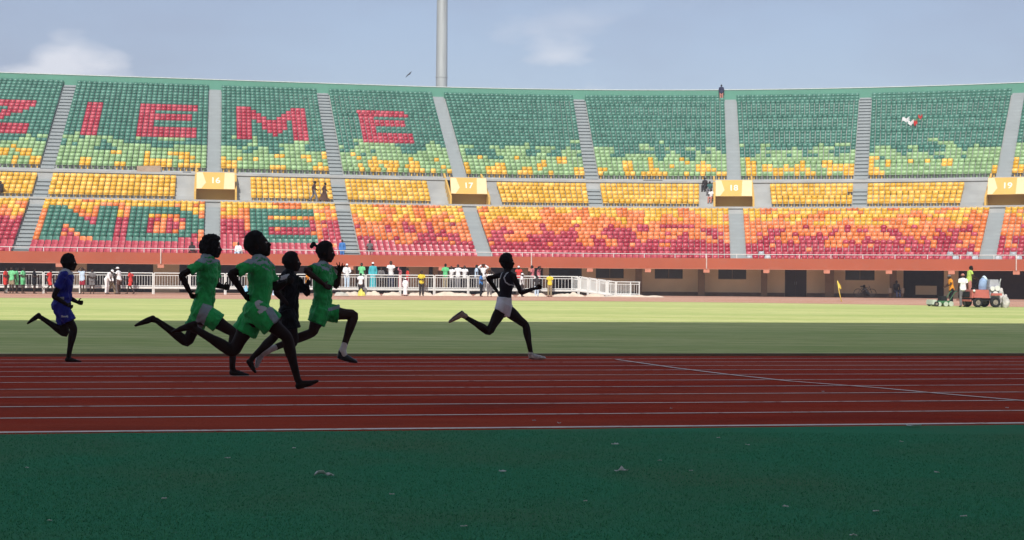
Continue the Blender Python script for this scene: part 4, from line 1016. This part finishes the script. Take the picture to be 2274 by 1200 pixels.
onlooker(gnd(265), 1.80, 'left', 'rail', 'white', 'brown', 'person in white shirt, brown shorts and white cap facing the bent figure', kit, cap='white')
onlooker(gnd(290), 1.62, 'left', 'walk', 'red', 'red', 'person in red kit walking away from the white cap', kit)
onlooker(gnd(683, 100.2), 1.66, 'right', 'stand', 'orange', 'black', 'person in orange shirt seen behind the black and green runners')
onlooker(deck(770), 1.74, 'cam', 'rail', 'white', 'pale_blue', 'person in white shirt, pale trousers and white cap leaning on the rail', crowd, long=True, bot='trousers', cap='white')
onlooker(deck(803), 1.78, 'cam', 'stand', 'mint', 'grey', 'person in pale green shirt on the walkway behind a white shirt', crowd)
onlooker(gnd(801), 1.52, 'away', 'stand', 'white', 'dark', 'person in white shirt and dark trousers standing below the walkway by a yellow heap', bot='trousers')
onlooker(deck(828), 1.84, 'cam', 'stand', 'turquoise', 'turquoise', 'person in long turquoise robe and white cap on the walkway', crowd, robe=True, cap='white')
onlooker(deck(846), 1.52, 'cam', 'rail', 'grey', 'dark', 'short person in grey beside the turquoise robe', crowd, long=True)
onlooker(deck(868), 1.95, 'cam', 'rail', 'white', 'navy', 'tall person in white T-shirt and navy trousers on the walkway', crowd, bot='trousers')
onlooker(deck(889), 1.52, 'left', 'raise', 'pink', 'pink', 'person in pink raising both hands on the walkway', crowd, robe=True)
onlooker(deck(905), 1.46, 'right', 'fold', 'red', 'maroon', 'person in red shirt on the walkway above the small white figure', crowd, long=True)
onlooker(gnd(900, 100.3), 1.22, 'away', 'stand', 'white', 'white', 'child in white robe and white cap standing below the walkway', robe=True, cap='white')
onlooker(gnd(936), 1.70, 'cam', 'fold', 'yellow', 'dark', 'person with yellow shirt and dark trousers in front of the rail', bot='trousers')
onlooker(deck(989), 1.78, 'away', 'stand', 'green', 'khaki', 'person in plain green shirt on the walkway left of three white shirts', crowd, bot='trousers')
for i, px in enumerate((1003, 1017, 1032)):
    onlooker(deck(px), (1.64, 1.74, 1.68)[i], 'cam', ('rail', 'stand', 'rail')[i], 'white', ('grey', 'midgrey', 'dark')[i], ('person in white shirt and grey trousers next to the green shirt on the walkway', 'middle one of three white shirts leaning on the walkway rail', 'person in white shirt and dark trousers, last of three white shirts')[i], crowd, bot='trousers')
onlooker(deck(1058), 1.72, 'right', 'stand', 'pale_blue', 'grey', 'person in pale blue shirt on the walkway behind the bright blue shirt', crowd, bot='trousers')
onlooker(gnd(1068), 1.62, 'right', 'fold', 'blue', 'black', 'person in bright blue shirt and black trousers below the walkway', bot='trousers')
onlooker(deck(1073), 1.76, 'cam', 'raise', 'white', 'grey', 'person in white with hands raised to the head on the walkway', crowd, long=True, bot='trousers')
onlooker(gnd(1087), 1.76, 'cam', 'raise', 'white', 'grey', 'person in white and grey with raised hands standing on the ground', bot='trousers')
onlooker(deck(1152), 1.70, 'cam', 'rail', 'red', 'dark', 'person in red shirt and white cap in front of the leading runner', crowd, cap='white')
onlooker(gnd(1159), 1.60, 'right', 'stand', 'white', 'dark', 'person in white shirt and white cap on the ground ahead of the leader', bot='trousers', cap='white')
onlooker(deck(1182), 1.72, 'left', 'fold', 'pink', 'grey', 'person in pink shirt on the walkway near the yellow shirt', crowd, bot='trousers')
onlooker(deck(1196), 1.66, 'right', 'raise', 'pink', 'dark', 'person in pink shirt lifting both hands near the yellow shirt', crowd, bot='trousers')
onlooker(gnd(1192), 1.46, 'away', 'stand', 'dark', 'pale_blue', 'person in dark shirt and pale jeans below the pink shirts', bot='trousers')
onlooker(gnd(1221), 1.62, 'away', 'stand', 'yellow', 'khaki', 'person in bright yellow shirt and khaki trousers at the ramp top', bot='trousers')
# people in the stand
def in_row(px, tier, r, sit=True):
    o0, z0, rise = {'l': (LO0, LZ0, LRISE), 'm': (MO0, MZ0, MRISE), 'u': (UO0, UZ0, URISE)}[tier]
    o = o0+RD*r+(0.20 if sit else 0.35); z = z0+rise*r+0.005; t = stand_t(px, o, z+1); return S(t, o+(0.15 if sit else 0), z)
stand_g = 'people sitting in the far stand'
onlooker(in_row(427, 'l', 0), 1.70, 'cam', 'sit', 'dark', 'maroon', 'person in dark top sitting in the front row below the big letter D', stand_g)
onlooker(in_row(530, 'l', 0), 1.72, 'cam', 'sit', 'white', 'pale_blue', 'person in white sitting in the front row below the green E', stand_g, long=True, bot='trousers')
onlooker(in_row(760, 'l', 0, False), 1.62, 'cam', 'stand', 'blue', 'blue', 'person in blue standing at the foot of a stair flight', long=True, bot='trousers')
onlooker(in_row(822, 'l', 1), 1.70, 'cam', 'sit', 'grey', 'black', 'person in grey and black sitting in the second row beside a stair', stand_g)
onlooker(in_row(2, 'm', 0), 1.70, 'cam', 'sit', 'dark', 'dark', 'person in dark clothes sitting at the edge of the yellow seats', stand_g)
tw = stand_t(697, 11.8, 8.5); onlooker(S(tw, 11.75, MZ0), 1.76, 'right', 'walk', 'brown', 'midgrey', 'person in brown shirt and grey trousers walking below the yellow seats', long=True, bot='trousers', skin=1)
tw = stand_t(720, 11.8, 8.5); onlooker(S(tw, 11.75, MZ0), 1.64, 'right', 'walk', 'brown', 'brown', 'person in long brown dress walking below the yellow seats', robe=True, skin=1)
for (px, r, tp, bt, pzz, lb) in ((1566, 4, 'dark', 'dark', 'sit', 'person in dark clothes sitting on the uppermost bare step beside entrance 18'), (1577, 3, 'teal', 'midgrey', 'sit', 'person in teal shirt sitting on a bare step beside entrance 18'), (1580, 1, 'white', 'salmon', 'sit', 'person in white shirt sitting lowest on the bare steps by entrance 18')):
    o = MO0+RD*(r+1)-0.08; z = MZ0+MRISE*r; t = stand_t(px, o, z+0.8)
    onlooker(S(t, o, z), 1.70, FACE['cam']-0.5, pzz, tp, bt, lb, stand_g, bot='trousers', skin=1)
tw = stand_t(1602, OEND-0.3, 20.2); onlooker(S(tw, OEND-0.33, zt+0.03), 1.72, 'away', 'stand', 'navy', 'salmon', 'person in dark top and salmon trousers at the top of a stair on the rim', long=True, bot='trousers', skin=1)
# ground staff on the right
pw = flat_hit(2138, 681.5, Z_IN+0.06); onlooker(pw, 1.74, 'away', 'stand', 'white', 'midgrey', 'person in white T-shirt, grey trousers and pink cap beside the red machine', bot='trousers', cap='salmon')
po = flat_hit(2113, 679.5, Z_IN+0.06); onlooker(po, 1.72, 'left', 'rail', 'orange', 'black', 'person in orange shirt pushing the mower', bot='trousers', cap='grey')
onlooker(S(stand_t(1925, 1.6, 0.6), 1.6, 0.0), 1.65, 'left', 'crouch', 'dark', 'black', 'person crouching beside a bicycle against the shaded wall', skin=0)
onlooker(S(stand_t(1990, 2.2, 0.6), 2.2, 0.012), 1.72, 'cam', 'sit', 'dark', 'navy', 'person in dark clothes sitting in shade by a brown column', bot='trousers', skin=0)

# ================================================================== RAISED WALKWAY WITH WHITE RAIL
Rt = Matrix.Rotation(AT, 3, 'Z')
def uo(px, v): return at_v(px, v).dot(UT)
wk0 = at_v(600, 101.5); WK = thing('walkway', wk0, 'raised walkway with white steel railing and a ramp at its end', 'walkway')
RV = 101.5; uA = uo(-70, RV); uB = uo(1285, RV); uC = uo(1368, RV); uD = uo(1421, RV)
def deck_z(u):
    if u <= uB: return ZD
    if u >= uC: return 0.10+(0.0 if u > uC else 0)
    return ZD+(0.10-ZD)*(u-uB)/(uC-uB)
mb = MB()
for a, b in ((uA, uB), (uB, uC), (uC, uD)):
    za, zb = deck_z(a), (deck_z(b) if b <= uB else 0.10)
    if a >= uC: za = 0.10
    mb.box8([uv(a, RV-.04, za-.09), uv(b, RV-.04, zb-.09), uv(b, RV+2.6, zb-.09), uv(a, RV+2.6, za-.09), uv(a, RV-.04, za-.002), uv(b, RV-.04, zb-.002), uv(b, RV+2.6, zb-.002), uv(a, RV+2.6, za-.002)])
mb.build('deck', mat('walkway_deck', (0.62, 0.60, 0.56), 0.8), WK)
def panel(u0, u1, z0, z1, v, name='rail_panel', h=0.96, nb=13):
    """one railing panel: posts at the ends, top, middle and bottom rail, balusters"""
    fr = MB(); e = 0.045
    p = lambda u, z: uv(u, v, z)
    for u, z in ((u0+e, z0), (u1-e, z1)):
        gz = 0.0
        fr.tube([p(u, gz), p(u, z+h)], 0.042, 6)
    for dz, r in ((h, 0.036), (h-0.16, 0.026), (0.10, 0.028), (0.0, 0.045)):
        fr.tube([p(u0+e, z0+dz), p(u1-e, z1+dz)], r, 6)
    o = fr.build(name, M_WHITE, WK)
    bl = MB()
    for i in range(1, nb):
        t = i/nb; u = u0+e+(u1-u0-2*e)*t; z = z0+(z1-z0)*t; bl.tube([p(u, z+0.10), p(u, z+h-0.16)], 0.014, 4)
    b = bl.build('balusters', M_WHITE, o); b['kind'] = 'stuff'
    return o
u = uA
while u < uB-0.5:
    un = min(u+2.36, uB)
    if uB-un < 1.0: un = uB
    panel(u, un, ZD, ZD, RV); u = un
nr = 4
for i in range(nr):
    a = uB+(uC-uB)*i/nr; b = uB+(uC-uB)*(i+1)/nr; panel(a, b, deck_z(a), deck_z(b) if i < nr-1 else 0.10, RV, nb=8)
    panel(a, b, deck_z(a), deck_z(b) if i < nr-1 else 0.10, RV+2.5, nb=8)
panel(uC, uD, 0.10, 0.10, RV, nb=9)
panel(uC, uD, 0.10, 0.10, RV+2.5, nb=9)
fr = MB(); fr.tube([uv(uD, RV, 1.06), uv(uD, RV+2.5, 1.06)], 0.036, 6); fr.tube([uv(uD, RV, 0.2), uv(uD, RV+2.5, 0.2)], 0.03, 6); fr.build('end_rail', M_WHITE, WK)

# cloth heaps and bags along its foot
M_TARP = mat('cream_tarp', (0.66, 0.55, 0.43), 0.9, var=0.12, scale=3, bump=0.4, bscale=12)
def heap(name, px0, px1, v, h, m, label, cat, group=None, seed=1, depth=0.8):
    a, b = uo(px0, v), uo(px1, v); n = max(8, int((b-a)/0.18)); k = 9; vs = []; fs = []
    base = uv((a+b)/2, v, 0)
    for i in range(n+1):
        for j in range(k):
            s = j/(k-1); prof = max(0.0, math.sin(math.pi*s))**0.7; e = max(0.0, math.sin(math.pi*i/n))**0.35
            hh = h*prof*e*(0.55+0.9*abs(mnoise.noise((i*0.32+seed*9.1, s*1.4, seed))))
            vs.append(uv(a+(b-a)*i/n, v+depth*(s-0.5)*(0.7+0.5*mnoise.noise((i*0.4, seed*3.3, 0.2))), 0.004+hh))
    for i in range(n):
        for j in range(k-1): fs.append((i*k+j, (i+1)*k+j, (i+1)*k+j+1, i*k+j+1))
    o = MB().add(vs, fs).build(name, m, smooth=True); return tag(o, label, cat, group)
g = 'cream cloth heaps along the walkway foot'
for i, (a, b, lb) in enumerate(((762, 800, 'cream cloth heap left of the yellow heap'), (812, 846, 'cream cloth heap right of the yellow heap'), (848, 892, 'cream cloth heap left of the child in white'), (905, 962, 'long cream cloth heap beneath the yellow shirted person'), (962, 1050, 'longest cream cloth heap beneath the three white shirts'), (1052, 1142, 'cream cloth heap beneath the raised hands'), (1148, 1214, 'cream cloth heap beneath the pink shirts'), (1226, 1300, 'cream cloth heap at the ramp top'), (1300, 1345, 'cream cloth heap halfway down the ramp'), (1345, 1476, 'flat cream cloth strip running past the ramp end'))):
    heap('cloth_heap', a, b, 100.9 if i not in (0,) else 99.2, 0.34 if i < 9 else 0.16, M_TARP, lb, 'cloth', g, i+1)
heap('cloth_heap', 794, 812, 98.6, 0.50, mat('yellow_plastic', (0.62, 0.56, 0.10), 0.6, var=0.2, scale=4), 'crumpled yellow plastic heap on the ground below the walkway', 'bag', None, 21, 0.6)
heap('cloth_heap', 742, 775, 98.4, 0.34, mat('pale_plastic', (0.50, 0.48, 0.40), 0.7, var=0.2), 'pale greyish sheet heaped at the grass edge', 'sheet', None, 23, 0.8)
heap('bag', 536, 556, 99.0, 0.62, mat('pale_blue_plastic', (0.25, 0.52, 0.74), 0.5), 'bright pale blue bag on the ground behind the green runner', 'bag', None, 31, 0.6)
heap('bag', 604, 628, 98.8, 0.66, mat('blue_white_plastic', (0.52, 0.64, 0.76), 0.5, var=0.3, scale=3), 'pale blue and white bag behind the black runner', 'bag', None, 37, 0.6)

# ================================================================== THINGS IN THE STAND
# fallen flag on the seats
t0 = stand_t(2027, UO0+RD*14, UZ0+URISE*14+0.6); fb = S(t0, UO0+RD*14-0.15, UZ0+URISE*14)
FL = thing('flag', fb, 'crumpled red, white and green flag lying over dark green seats', 'flag')
FR = Matrix.Rotation(math.atan2(-stand_n(t0).x, stand_n(t0).y), 3, 'Z')
def drape(x0, x1, z0, z1, m, nm, sd):
    n = 8; vs = []
    for i in range(n+1):
        for j in range(4):
            x = x0+(x1-x0)*i/n; s = j/3; vs.append(fb+FR @ Vector((x, -0.12-0.10*math.sin(i*1.3+sd)-0.05*s, z0+(z1-z0)*s+0.10*math.sin(i*0.9+sd)+0.16*x)))
    MB().add(vs, [(i*4+j, (i+1)*4+j, (i+1)*4+j+1, i*4+j+1) for i in range(n) for j in range(3)]).build(nm, m, FL, smooth=True)
drape(-0.95, -0.30, 0.80, 1.15, cloth('white', PALET['white']), 'white_band', 0.3); drape(-0.42, 0.10, 0.42, 0.78, cloth('white', PALET['white']), 'white_band', 1.1)
drape(0.10, 0.42, 0.30, 0.74, cloth('red', PALET['red']), 'red_band', 2.0); drape(0.50, 0.86, 0.82, 1.12, cloth('red', PALET['red']), 'red_band', 0.9); drape(0.12, 0.62, 0.74, 0.84, cloth('green', PALET['green']), 'green_band', 1.6); drape(0.86, 1.16, 0.66, 0.76, cloth('green', PALET['green']), 'green_band', 2.4)
# brown board lying on the upper walkway
t0 = stand_t(330, 17.0, 10.3); bb, rzz = frame_at(t0, 17.45, 9.985); R = Matrix.Rotation(rzz, 3, 'Z') @ Matrix.Rotation(-0.03, 3, 'Y')
tag(MB().box(bb+Vector((0, 0, 0.30)), (1.95, 0.06, 0.56), R).build('board', mat('brown_board', (0.40, 0.29, 0.21), 0.9)), 'plain brown board leaning against the front of the upper tier', 'board')
for px, lb in ((1450, 'dark bar on the upper walkway between two stair flights'), (415, 'dark bar on the walkway beside entrance 16')):
    t0 = stand_t(px, 16.15, 10.1); bb, rzz = frame_at(t0, 16.28, 10.02); R = Matrix.Rotation(rzz, 3, 'Z')
    tag(MB().box(bb, (1.7 if px > 1000 else 0.7, 0.10, 0.07), R).build('bar', M_JOINT), lb, 'bar')
# bird
bp = Vector((0, 0, CAMZ))+ray(908, 166)*130.0
BD = thing('bird', bp, 'small dark bird gliding with raised wings above the rim', 'bird'); M_BIRD = mat('bird_dark', (0.03, 0.03, 0.035), 0.7)
mb = MB(); ctube(mb, [bp+Vector((-.13, .05, -.06)), bp, bp+Vector((.10, -.05, .05)), bp+Vector((.15, -.06, .07))], [.012, .045, .035, .02], 3, 8); mb.build('body', M_BIRD, BD, smooth=True)
for sx in (-1, 1):
    mb = MB(); mb.tube([bp+Vector((0, sx*.03, .02)), bp+Vector((sx*.12-.02, sx*.12, sx*.14+.03)), bp+Vector((sx*.26, sx*.20, sx*.30))], [(.055, .01), (.045, .008), (.008, .004)], 8, (1, 0, -.4)); mb.build('wing', M_BIRD, BD, smooth=True)

# ================================================================== GROUND STAFF GEAR
# leaning yellow corner flag
cb = flat_hit(1869, 671.5, Z_IN+0.05); ct = cb+Vector((-0.26, 0.05, 1.36))
CF = thing('corner_flag', cb, 'leaning yellow corner flag at the far edge of the grass', 'flag'); M_YFL = mat('flag_yellow', (0.78, 0.58, 0.10), 0.7)
MB().tube([cb, lerp(cb, ct, .5)+Vector((-.03, 0, 0)), ct], 0.032, 8).build('pole', M_YFL, CF, smooth=True)
a = lerp(cb, ct, .98); b = lerp(cb, ct, .68)
MB().add([a, b, b+Vector((.17, .04, -.12)), lerp(a, b, .6)+Vector((.15, -.03, -.05)), a+Vector((.02, .02, .0)), b+Vector((.02, .03, 0)), b+Vector((.18, .06, -.12)), lerp(a, b, .6)+Vector((.16, -.01, -.05))], [(0, 1, 2, 3), (7, 6, 5, 4), (0, 4, 5, 1), (1, 5, 6, 2), (2, 6, 7, 3), (3, 7, 4, 0)]).build('cloth', M_YFL, CF)
M_RED = mat('machine_red', (0.46, 0.13, 0.10), 0.5, var=0.15, scale=2); M_TYRE = mat('tyre', (0.015, 0.015, 0.016), 0.8); M_MGREY = mat('machine_grey', (0.36, 0.36, 0.38), 0.5, var=0.15); M_RIM = mat('wheel_rim', (0.26, 0.22, 0.18), 0.7, var=0.3, scale=8); M_DRUM = mat('blue_drum', (0.24, 0.33, 0.50), 0.7, var=0.25); M_GREENM = mat('mower_green', (0.05, 0.16, 0.07), 0.5); M_PALEG = mat('mower_pale', (0.50, 0.56, 0.46), 0.6)
def wheel(c, r, wd, root, name='wheel', ax=None):
    ax = ax or NT; u1 = Vector((0, 0, 1)); u2 = ax.cross(u1).normalized(); n = 18
    def ring(rad, off): return [c+ax*off+(u1*math.cos(2*math.pi*i/n)+u2*math.sin(2*math.pi*i/n))*rad for i in range(n)]
    prof = [(r*.55, -wd*.42), (r*.86, -wd*.5), (r, -wd*.3), (r, wd*.3), (r*.86, wd*.5), (r*.55, wd*.42)]
    vs = [p for rr, o in prof for p in ring(rr, o)]; k = len(prof)
    ty = MB().add(vs, [(i*n+j, i*n+(j+1) % n, ((i+1) % k)*n+(j+1) % n, ((i+1) % k)*n+j) for i in range(k) for j in range(n)]).build(name, M_TYRE, root, smooth=False)
    rm = MB(); rm.add(ring(r*.56, -wd*.30)+ring(r*.56, wd*.30), [tuple(range(n)), tuple(range(2*n-1, n-1, -1))]+[(i, (i+1) % n, n+(i+1) % n, n+i) for i in range(n)])
    rm.tube([c-ax*wd*.42, c+ax*wd*.42], r*.16, 8); rm.build('rim', M_RIM, ty)
# red spreader machine with the driver on it
tb = flat_hit(2186, 682.5, Z_IN+0.05); TR = thing('utility_vehicle', tb, 'small red utility vehicle loaded with a blue drum, grey tank and white sacks', 'vehicle')
def tv(x, y, z): return tb+UT*x+NT*y+Vector((0, 0, z))
def tbox(name, x0, x1, y0, y1, z0, z1, m, parent, tp=0.0):
    return MB().box8([tv(x0, y0, z0), tv(x1, y0, z0), tv(x1, y1, z0), tv(x0, y1, z0), tv(x0+tp, y0+tp, z1), tv(x1-tp, y0+tp, z1), tv(x1-tp, y1-tp, z1), tv(x0+tp, y1-tp, z1)]).build(name, m, parent)
tbox('chassis', -0.95, 0.62, -0.32, 0.75, 0.34, 0.48, M_TYRE, TR)
bo = tbox('bonnet', -0.92, 0.10, -0.40, 0.80, 0.48, 0.92, M_RED, TR, 0.05)
tbox('grille', -0.975, -0.93, -0.2, 0.6, 0.52, 0.82, M_TYRE, bo)
MB().ball(tv(-0.80, -0.42, 0.86), 0.07, 10, 6).build('headlight', M_WHITE, TR, smooth=True)
tbox('platform', -0.9, 0.1, 0.81, 1.36, 0.33, 0.395, M_RED, TR)
tbox('bumper', -1.02, -0.94, -0.4, 0.8, 0.30, 0.40, M_RED, TR)
tbox('mudguard', -0.85, -0.35, -0.52, -0.41, 0.50, 0.60, M_RED, TR, 0.02); tbox('mudguard', 0.12, 0.72, -0.55, -0.41, 0.62, 0.74, M_RED, TR, 0.02)
tbox('seat', -0.40, -0.16, 0.45, 0.78, 0.92, 1.02, M_TYRE, TR, 0.03)
MB().tube([tv(-0.30, 0.25, 0.9), tv(-0.42, 0.25, 1.18)], 0.025, 6).build('steering_column', M_TYRE, TR)
sw = MB(); cpt = tv(-0.43, 0.25, 1.2); rg = [cpt+NT*(0.17*math.cos(i*math.pi/8))+UT*(0.12*math.sin(i*math.pi/8))+Vector((0, 0, .10*math.sin(i*math.pi/8))) for i in range(17)]; sw.tube(rg, 0.016, 6, (0, 0, 1)); sw.build('steering_wheel', M_TYRE, TR)
mb = MB(); mb.tube([tv(-0.12, 0.0, 0.93), tv(-0.12, 0.0, 1.10), tv(-0.08, 0.0, 1.35), tv(0.0, 0.0, 1.46)], [0.20, 0.21, 0.20, 0.17], 16); mb.build('drum', M_DRUM, TR, smooth=False)
MB().tube([tv(-0.04, 0, 1.465), tv(0.05, 0, 1.52)], 0.17, 14).build('drum_lid', mat('pale_lid', (0.55, 0.66, 0.72), 0.6), TR)
tbox('tank', 0.15, 0.72, -0.25, 0.65, 1.05, 1.46, M_MGREY, TR, 0.05)
eng = tbox('engine', 0.12, 0.66, -0.35, 0.72, 0.48, 1.04, M_MGREY, TR, 0.03)
for x, z, r in ((0.22, 0.98, 0.12), (0.50, 1.00, 0.14), (0.40, 0.72, 0.13)): MB().tube([tv(x, -0.46, z), tv(x, -0.36, z)], r, 12).build('filter', M_WHITE, eng)
MB().tube([tv(0.78, -.1, .6), tv(0.80, -.1, 1.3), tv(0.86, -.1, 1.5)], 0.035, 8).build('exhaust_pipe', M_STEEL, TR)
for x, r in ((-0.62, 0.25), (0.36, 0.27)):
    for y in (-0.46, 0.70): wheel(tv(x, y, r), r, 0.20, TR)
onlooker(tv(-0.36, 1.05, 0.40), 1.80, 0.0+AT, 'rail', 'hivis', 'salmon', 'person in yellow high-visibility vest riding on the red machine', bot='trousers')
for i, (x, y, h, lb) in enumerate(((0.92, -0.5, .62, 'lowest pale grey sack leaning on the red machine'), (0.98, 0.1, .95, 'tall white sack behind the red machine'))):
    c = tv(x, y, 0); mb = MB(); ctube(mb, [c+Vector((0, 0, .06)), c+Vector((.03, 0, h*.45)), c+Vector((-.02, 0, h*.8)), c+Vector((.02, 0, h))], [(.20, .17), (.24, .20), (.18, .16), (.09, .08)], 4, 12)
    me = remeshed(mb, 'sack', 0.03, 1, 0.06, 0.12); tag(link('sack', setm(me, mat('sack_cloth', (0.52, 0.49, 0.46), 0.9, var=0.25, scale=5))), lb, 'sack', 'sacks by the red machine')
# walk-behind mower
mbp = flat_hit(2094, 680.5, Z_IN+0.05); MW = thing('mower', mbp, 'dark green cylinder mower with pale rollers pushed at the grass edge', 'mower')
def mv(x, y, z): return mbp+UT*x+NT*y+Vector((0, 0, z))
def mbox(name, x0, x1, y0, y1, z0, z1, m, par, tp=0.0): return MB().box8([mv(x0, y0, z0), mv(x1, y0, z0), mv(x1, y1, z0), mv(x0, y1, z0), mv(x0+tp, y0, z1), mv(x1-tp, y0, z1), mv(x1-tp, y1, z1), mv(x0+tp, y1, z1)]).build(name, m, par)
mbox('deck', -0.50, 0.25, -0.40, 0.40, 0.16, 0.30, M_GREENM, MW, 0.06); mbox('engine', -0.22, 0.14, -0.22, 0.22, 0.30, 0.55, M_TYRE, MW, 0.05)
for x, r in ((-0.40, 0.12), (-0.02, 0.13), (0.28, 0.14)): MB().tube([mv(x, -0.42, r), mv(x, 0.42, r)], r, 14).build('roller', M_PALEG, MW, smooth=False)
for y in (-0.28, 0.28): MB().tube([mv(0.20, y, 0.25), mv(0.55, y, 0.78), mv(0.66, y, 0.82)], 0.022, 6).build('handle_bar', M_GREENM, MW)
MB().tube([mv(0.66, -0.30, 0.82), mv(0.66, 0.30, 0.82)], 0.026, 6).build('grip', M_TYRE, MW)
mbox('grass_box', -0.80, -0.52, -0.38, 0.38, 0.10, 0.36, M_PALEG, MW, 0.04)
for y in (-0.44, 0.44): wheel(mv(-0.58, y, 0.13), 0.13, 0.06, MW)
# bicycle in the shade
t0 = stand_t(1907, 2.0, 0.4); bc = S(t0, 2.05, 0.012); tg = stand_n(t0).cross(Vector((0, 0, -1))); bn = stand_n(t0)
if tg.x < 0: tg = -tg
BI = thing('bicycle', bc, 'dark bicycle standing in shade before the wall', 'bicycle')
def bv(x, z, y=0.0): return bc+tg*x+bn*y+Vector((0, 0, z))
def hoop(c, r):
    mb = MB(); n = 20; mb.tube([c+tg*(r*math.cos(2*math.pi*i/n))+Vector((0, 0, r*math.sin(2*math.pi*i/n))) for i in range(n+1)], 0.022, 6, tuple(bn))
    o = mb.build('wheel', M_TYRE, BI); sp = MB()
    for i in range(6): a = math.pi*i/6; d = tg*math.cos(a)*r+Vector((0, 0, math.sin(a)*r)); sp.tube([c-d, c+d], 0.005, 4, tuple(bn))
    sp.build('spokes', M_STEEL, o)
hoop(bv(-.05, .34), .32); hoop(bv(.98, .34), .32)
mb = MB()
for a, b in (((-.05, .34), (.35, .34)), ((.35, .34), (.22, .80)), ((-.05, .34), (.24, .74)), ((.24, .74), (.78, .80)), ((.35, .34), (.78, .74)), ((.76, .92), (.98, .34))): mb.tube([bv(*a), bv(*b)], 0.02, 6, tuple(bn))
mb.build('frame', mat('bike_paint', (0.05, 0.05, 0.06), 0.4), BI)
MB().tube([bv(.10, .84), bv(.26, .86), bv(.36, .84)], [.035, .05, .02], 8, tuple(bn)).build('saddle', M_TYRE, BI)
MB().tube([bv(.70, .98, -.28), bv(.76, .95, -.1), bv(.76, .95, .1), bv(.70, .98, .28)], 0.016, 6).build('handlebar', M_STEEL, BI)
for px, lb in ((1977, 'pale bin left of the sitting figure by the column'), (2003, 'pale bin right of the sitting figure by the column')):
    t0 = stand_t(px, 2.4, .5); c = S(t0, 2.45, 0.012); BN = thing('bin', c, lb, 'bin', 'pale bins in the shade')
    MB().tube([c+Vector((0, 0, .35)), c+Vector((0, 0, .75))], [.16, .19], 12).build('tub', mat('bin_pale', (0.42, 0.38, 0.30), 0.7), BN); MB().tube([c, c+Vector((0, 0, .348))], [.10, .12], 10).build('stand', M_BROWN, BN)

# ================================================================== TURF BLADES AND LITTER
n = 170000
# denser close to the lens, only where the strip lies in front of the camera
yy = 4.9+(10.6-4.9)*RNG.random(n)**1.3; xx = (RNG.random(n)-0.5)*2*(yy*0.37+0.7)
vv = -xx*math.sin(AT)+yy*math.cos(AT); keep = vv < 10.53+RNG.normal(0, 0.012, n); xx, yy = xx[keep], yy[keep]; n = len(xx)
ang = RNG.random(n)*math.pi*2; hgt = 0.005+0.006*RNG.random(n); wid = 0.0016+0.0014*RNG.random(n); ln = RNG.normal(0, 0.004, (n, 2))
V = np.zeros((n, 3, 3)); V[:, 0, 0] = xx-np.cos(ang)*wid; V[:, 0, 1] = yy-np.sin(ang)*wid; V[:, 1, 0] = xx+np.cos(ang)*wid; V[:, 1, 1] = yy+np.sin(ang)*wid
V[:, 2, 0] = xx+ln[:, 0]; V[:, 2, 1] = yy+ln[:, 1]; V[:, 2, 2] = hgt; V[:, :, 2] += 0.006
me = fast_mesh('turf_blades', V.reshape(-1, 3), np.arange(3*n).reshape(-1, 3), [M_BLADE])
bo = link('turf_blades', me); tag(bo, 'short green blades of the artificial turf strip', 'turf', kind='stuff')
M_LIT = mat('litter_paper', (0.62, 0.62, 0.58), 0.8, var=0.2, scale=20)
def scrap(px, py, w_, label=None, seed=0, crumple=0.3):
    p = flat_hit(px, py, 0.012) if py > 962 else track_hit(px, py)+Vector((0, 0, 0.012)); rng = random.Random(seed); a = rng.uniform(-.4, .4); n = 5; vs = []
    for i in range(n):
        for j in range(3):
            x = (i/(n-1)-.5)*w_; y = (j/2-.5)*w_*rng.uniform(.25, .5); z = abs(rng.gauss(0, crumple*w_*.35))+0.003
            vs.append(p+Vector((x*math.cos(a)-y*math.sin(a), x*math.sin(a)+y*math.cos(a), z)))
    o = MB().add(vs, [(i*3+j, (i+1)*3+j, (i+1)*3+j+1, i*3+j+1) for i in range(n-1) for j in range(2)]).build('paper_scrap', M_LIT, smooth=True)
    sol = o.modifiers.new('t', 'SOLIDIFY'); sol.thickness = 0.003
    return tag(o, label or ('tiny pale scrap of litter on the green turf' if py > 962 else 'tiny pale speck of litter on the red lanes'), 'litter', 'litter scraps on the turf' if py > 962 else 'litter specks on the lanes')
scrap(720, 1058, .10, 'crumpled white paper, largest scrap on the green turf', 1, .55); scrap(1380, 1048, .075, 'bent white strip of paper on the green turf', 2, .35); scrap(1116, 1048, .04, None, 3); scrap(1366, 989, .05, 'flat white strip on the turf close to the outer lane line', 4); scrap(2028, 950, .12, 'scattered white dust scrap on the outer lane line', 5, .1)
for i, (x, y) in enumerate(((653, 996), (505, 1018), (110, 1157), (1595, 974), (1660, 989), (1535, 1046), (1465, 1024), (1300, 1115), (1945, 1138), (2140, 1149), (2002, 982), (2236, 910), (1490, 911), (1186, 938), (1242, 944), (1828, 873), (365, 1110), (1030, 1170), (1895, 1190), (870, 1100), (1745, 1128), (60, 1040), (2080, 1050))): scrap(x, y, .018+.014*random.random(), None, 10+i, .3)

# ================================================================== HAZE
HZ = MB().box((0, 0, 27.5), (5010, 5010, 59)).build('haze', [])
hm = bpy.data.materials.new('haze_air'); hm.use_nodes = True; t = hm.node_tree; t.nodes.clear()
ho = t.nodes.new('ShaderNodeOutputMaterial'); pv = t.nodes.new('ShaderNodeVolumePrincipled')
pv.inputs['Color'].default_value = (0.93, 0.95, 1.0, 1); pv.inputs['Density'].default_value = 0.0008; pv.inputs['Anisotropy'].default_value = 0.0
t.links.new(pv.outputs[0], ho.inputs['Volume']); HZ.data.materials.append(hm); tag(HZ, kind='stuff')
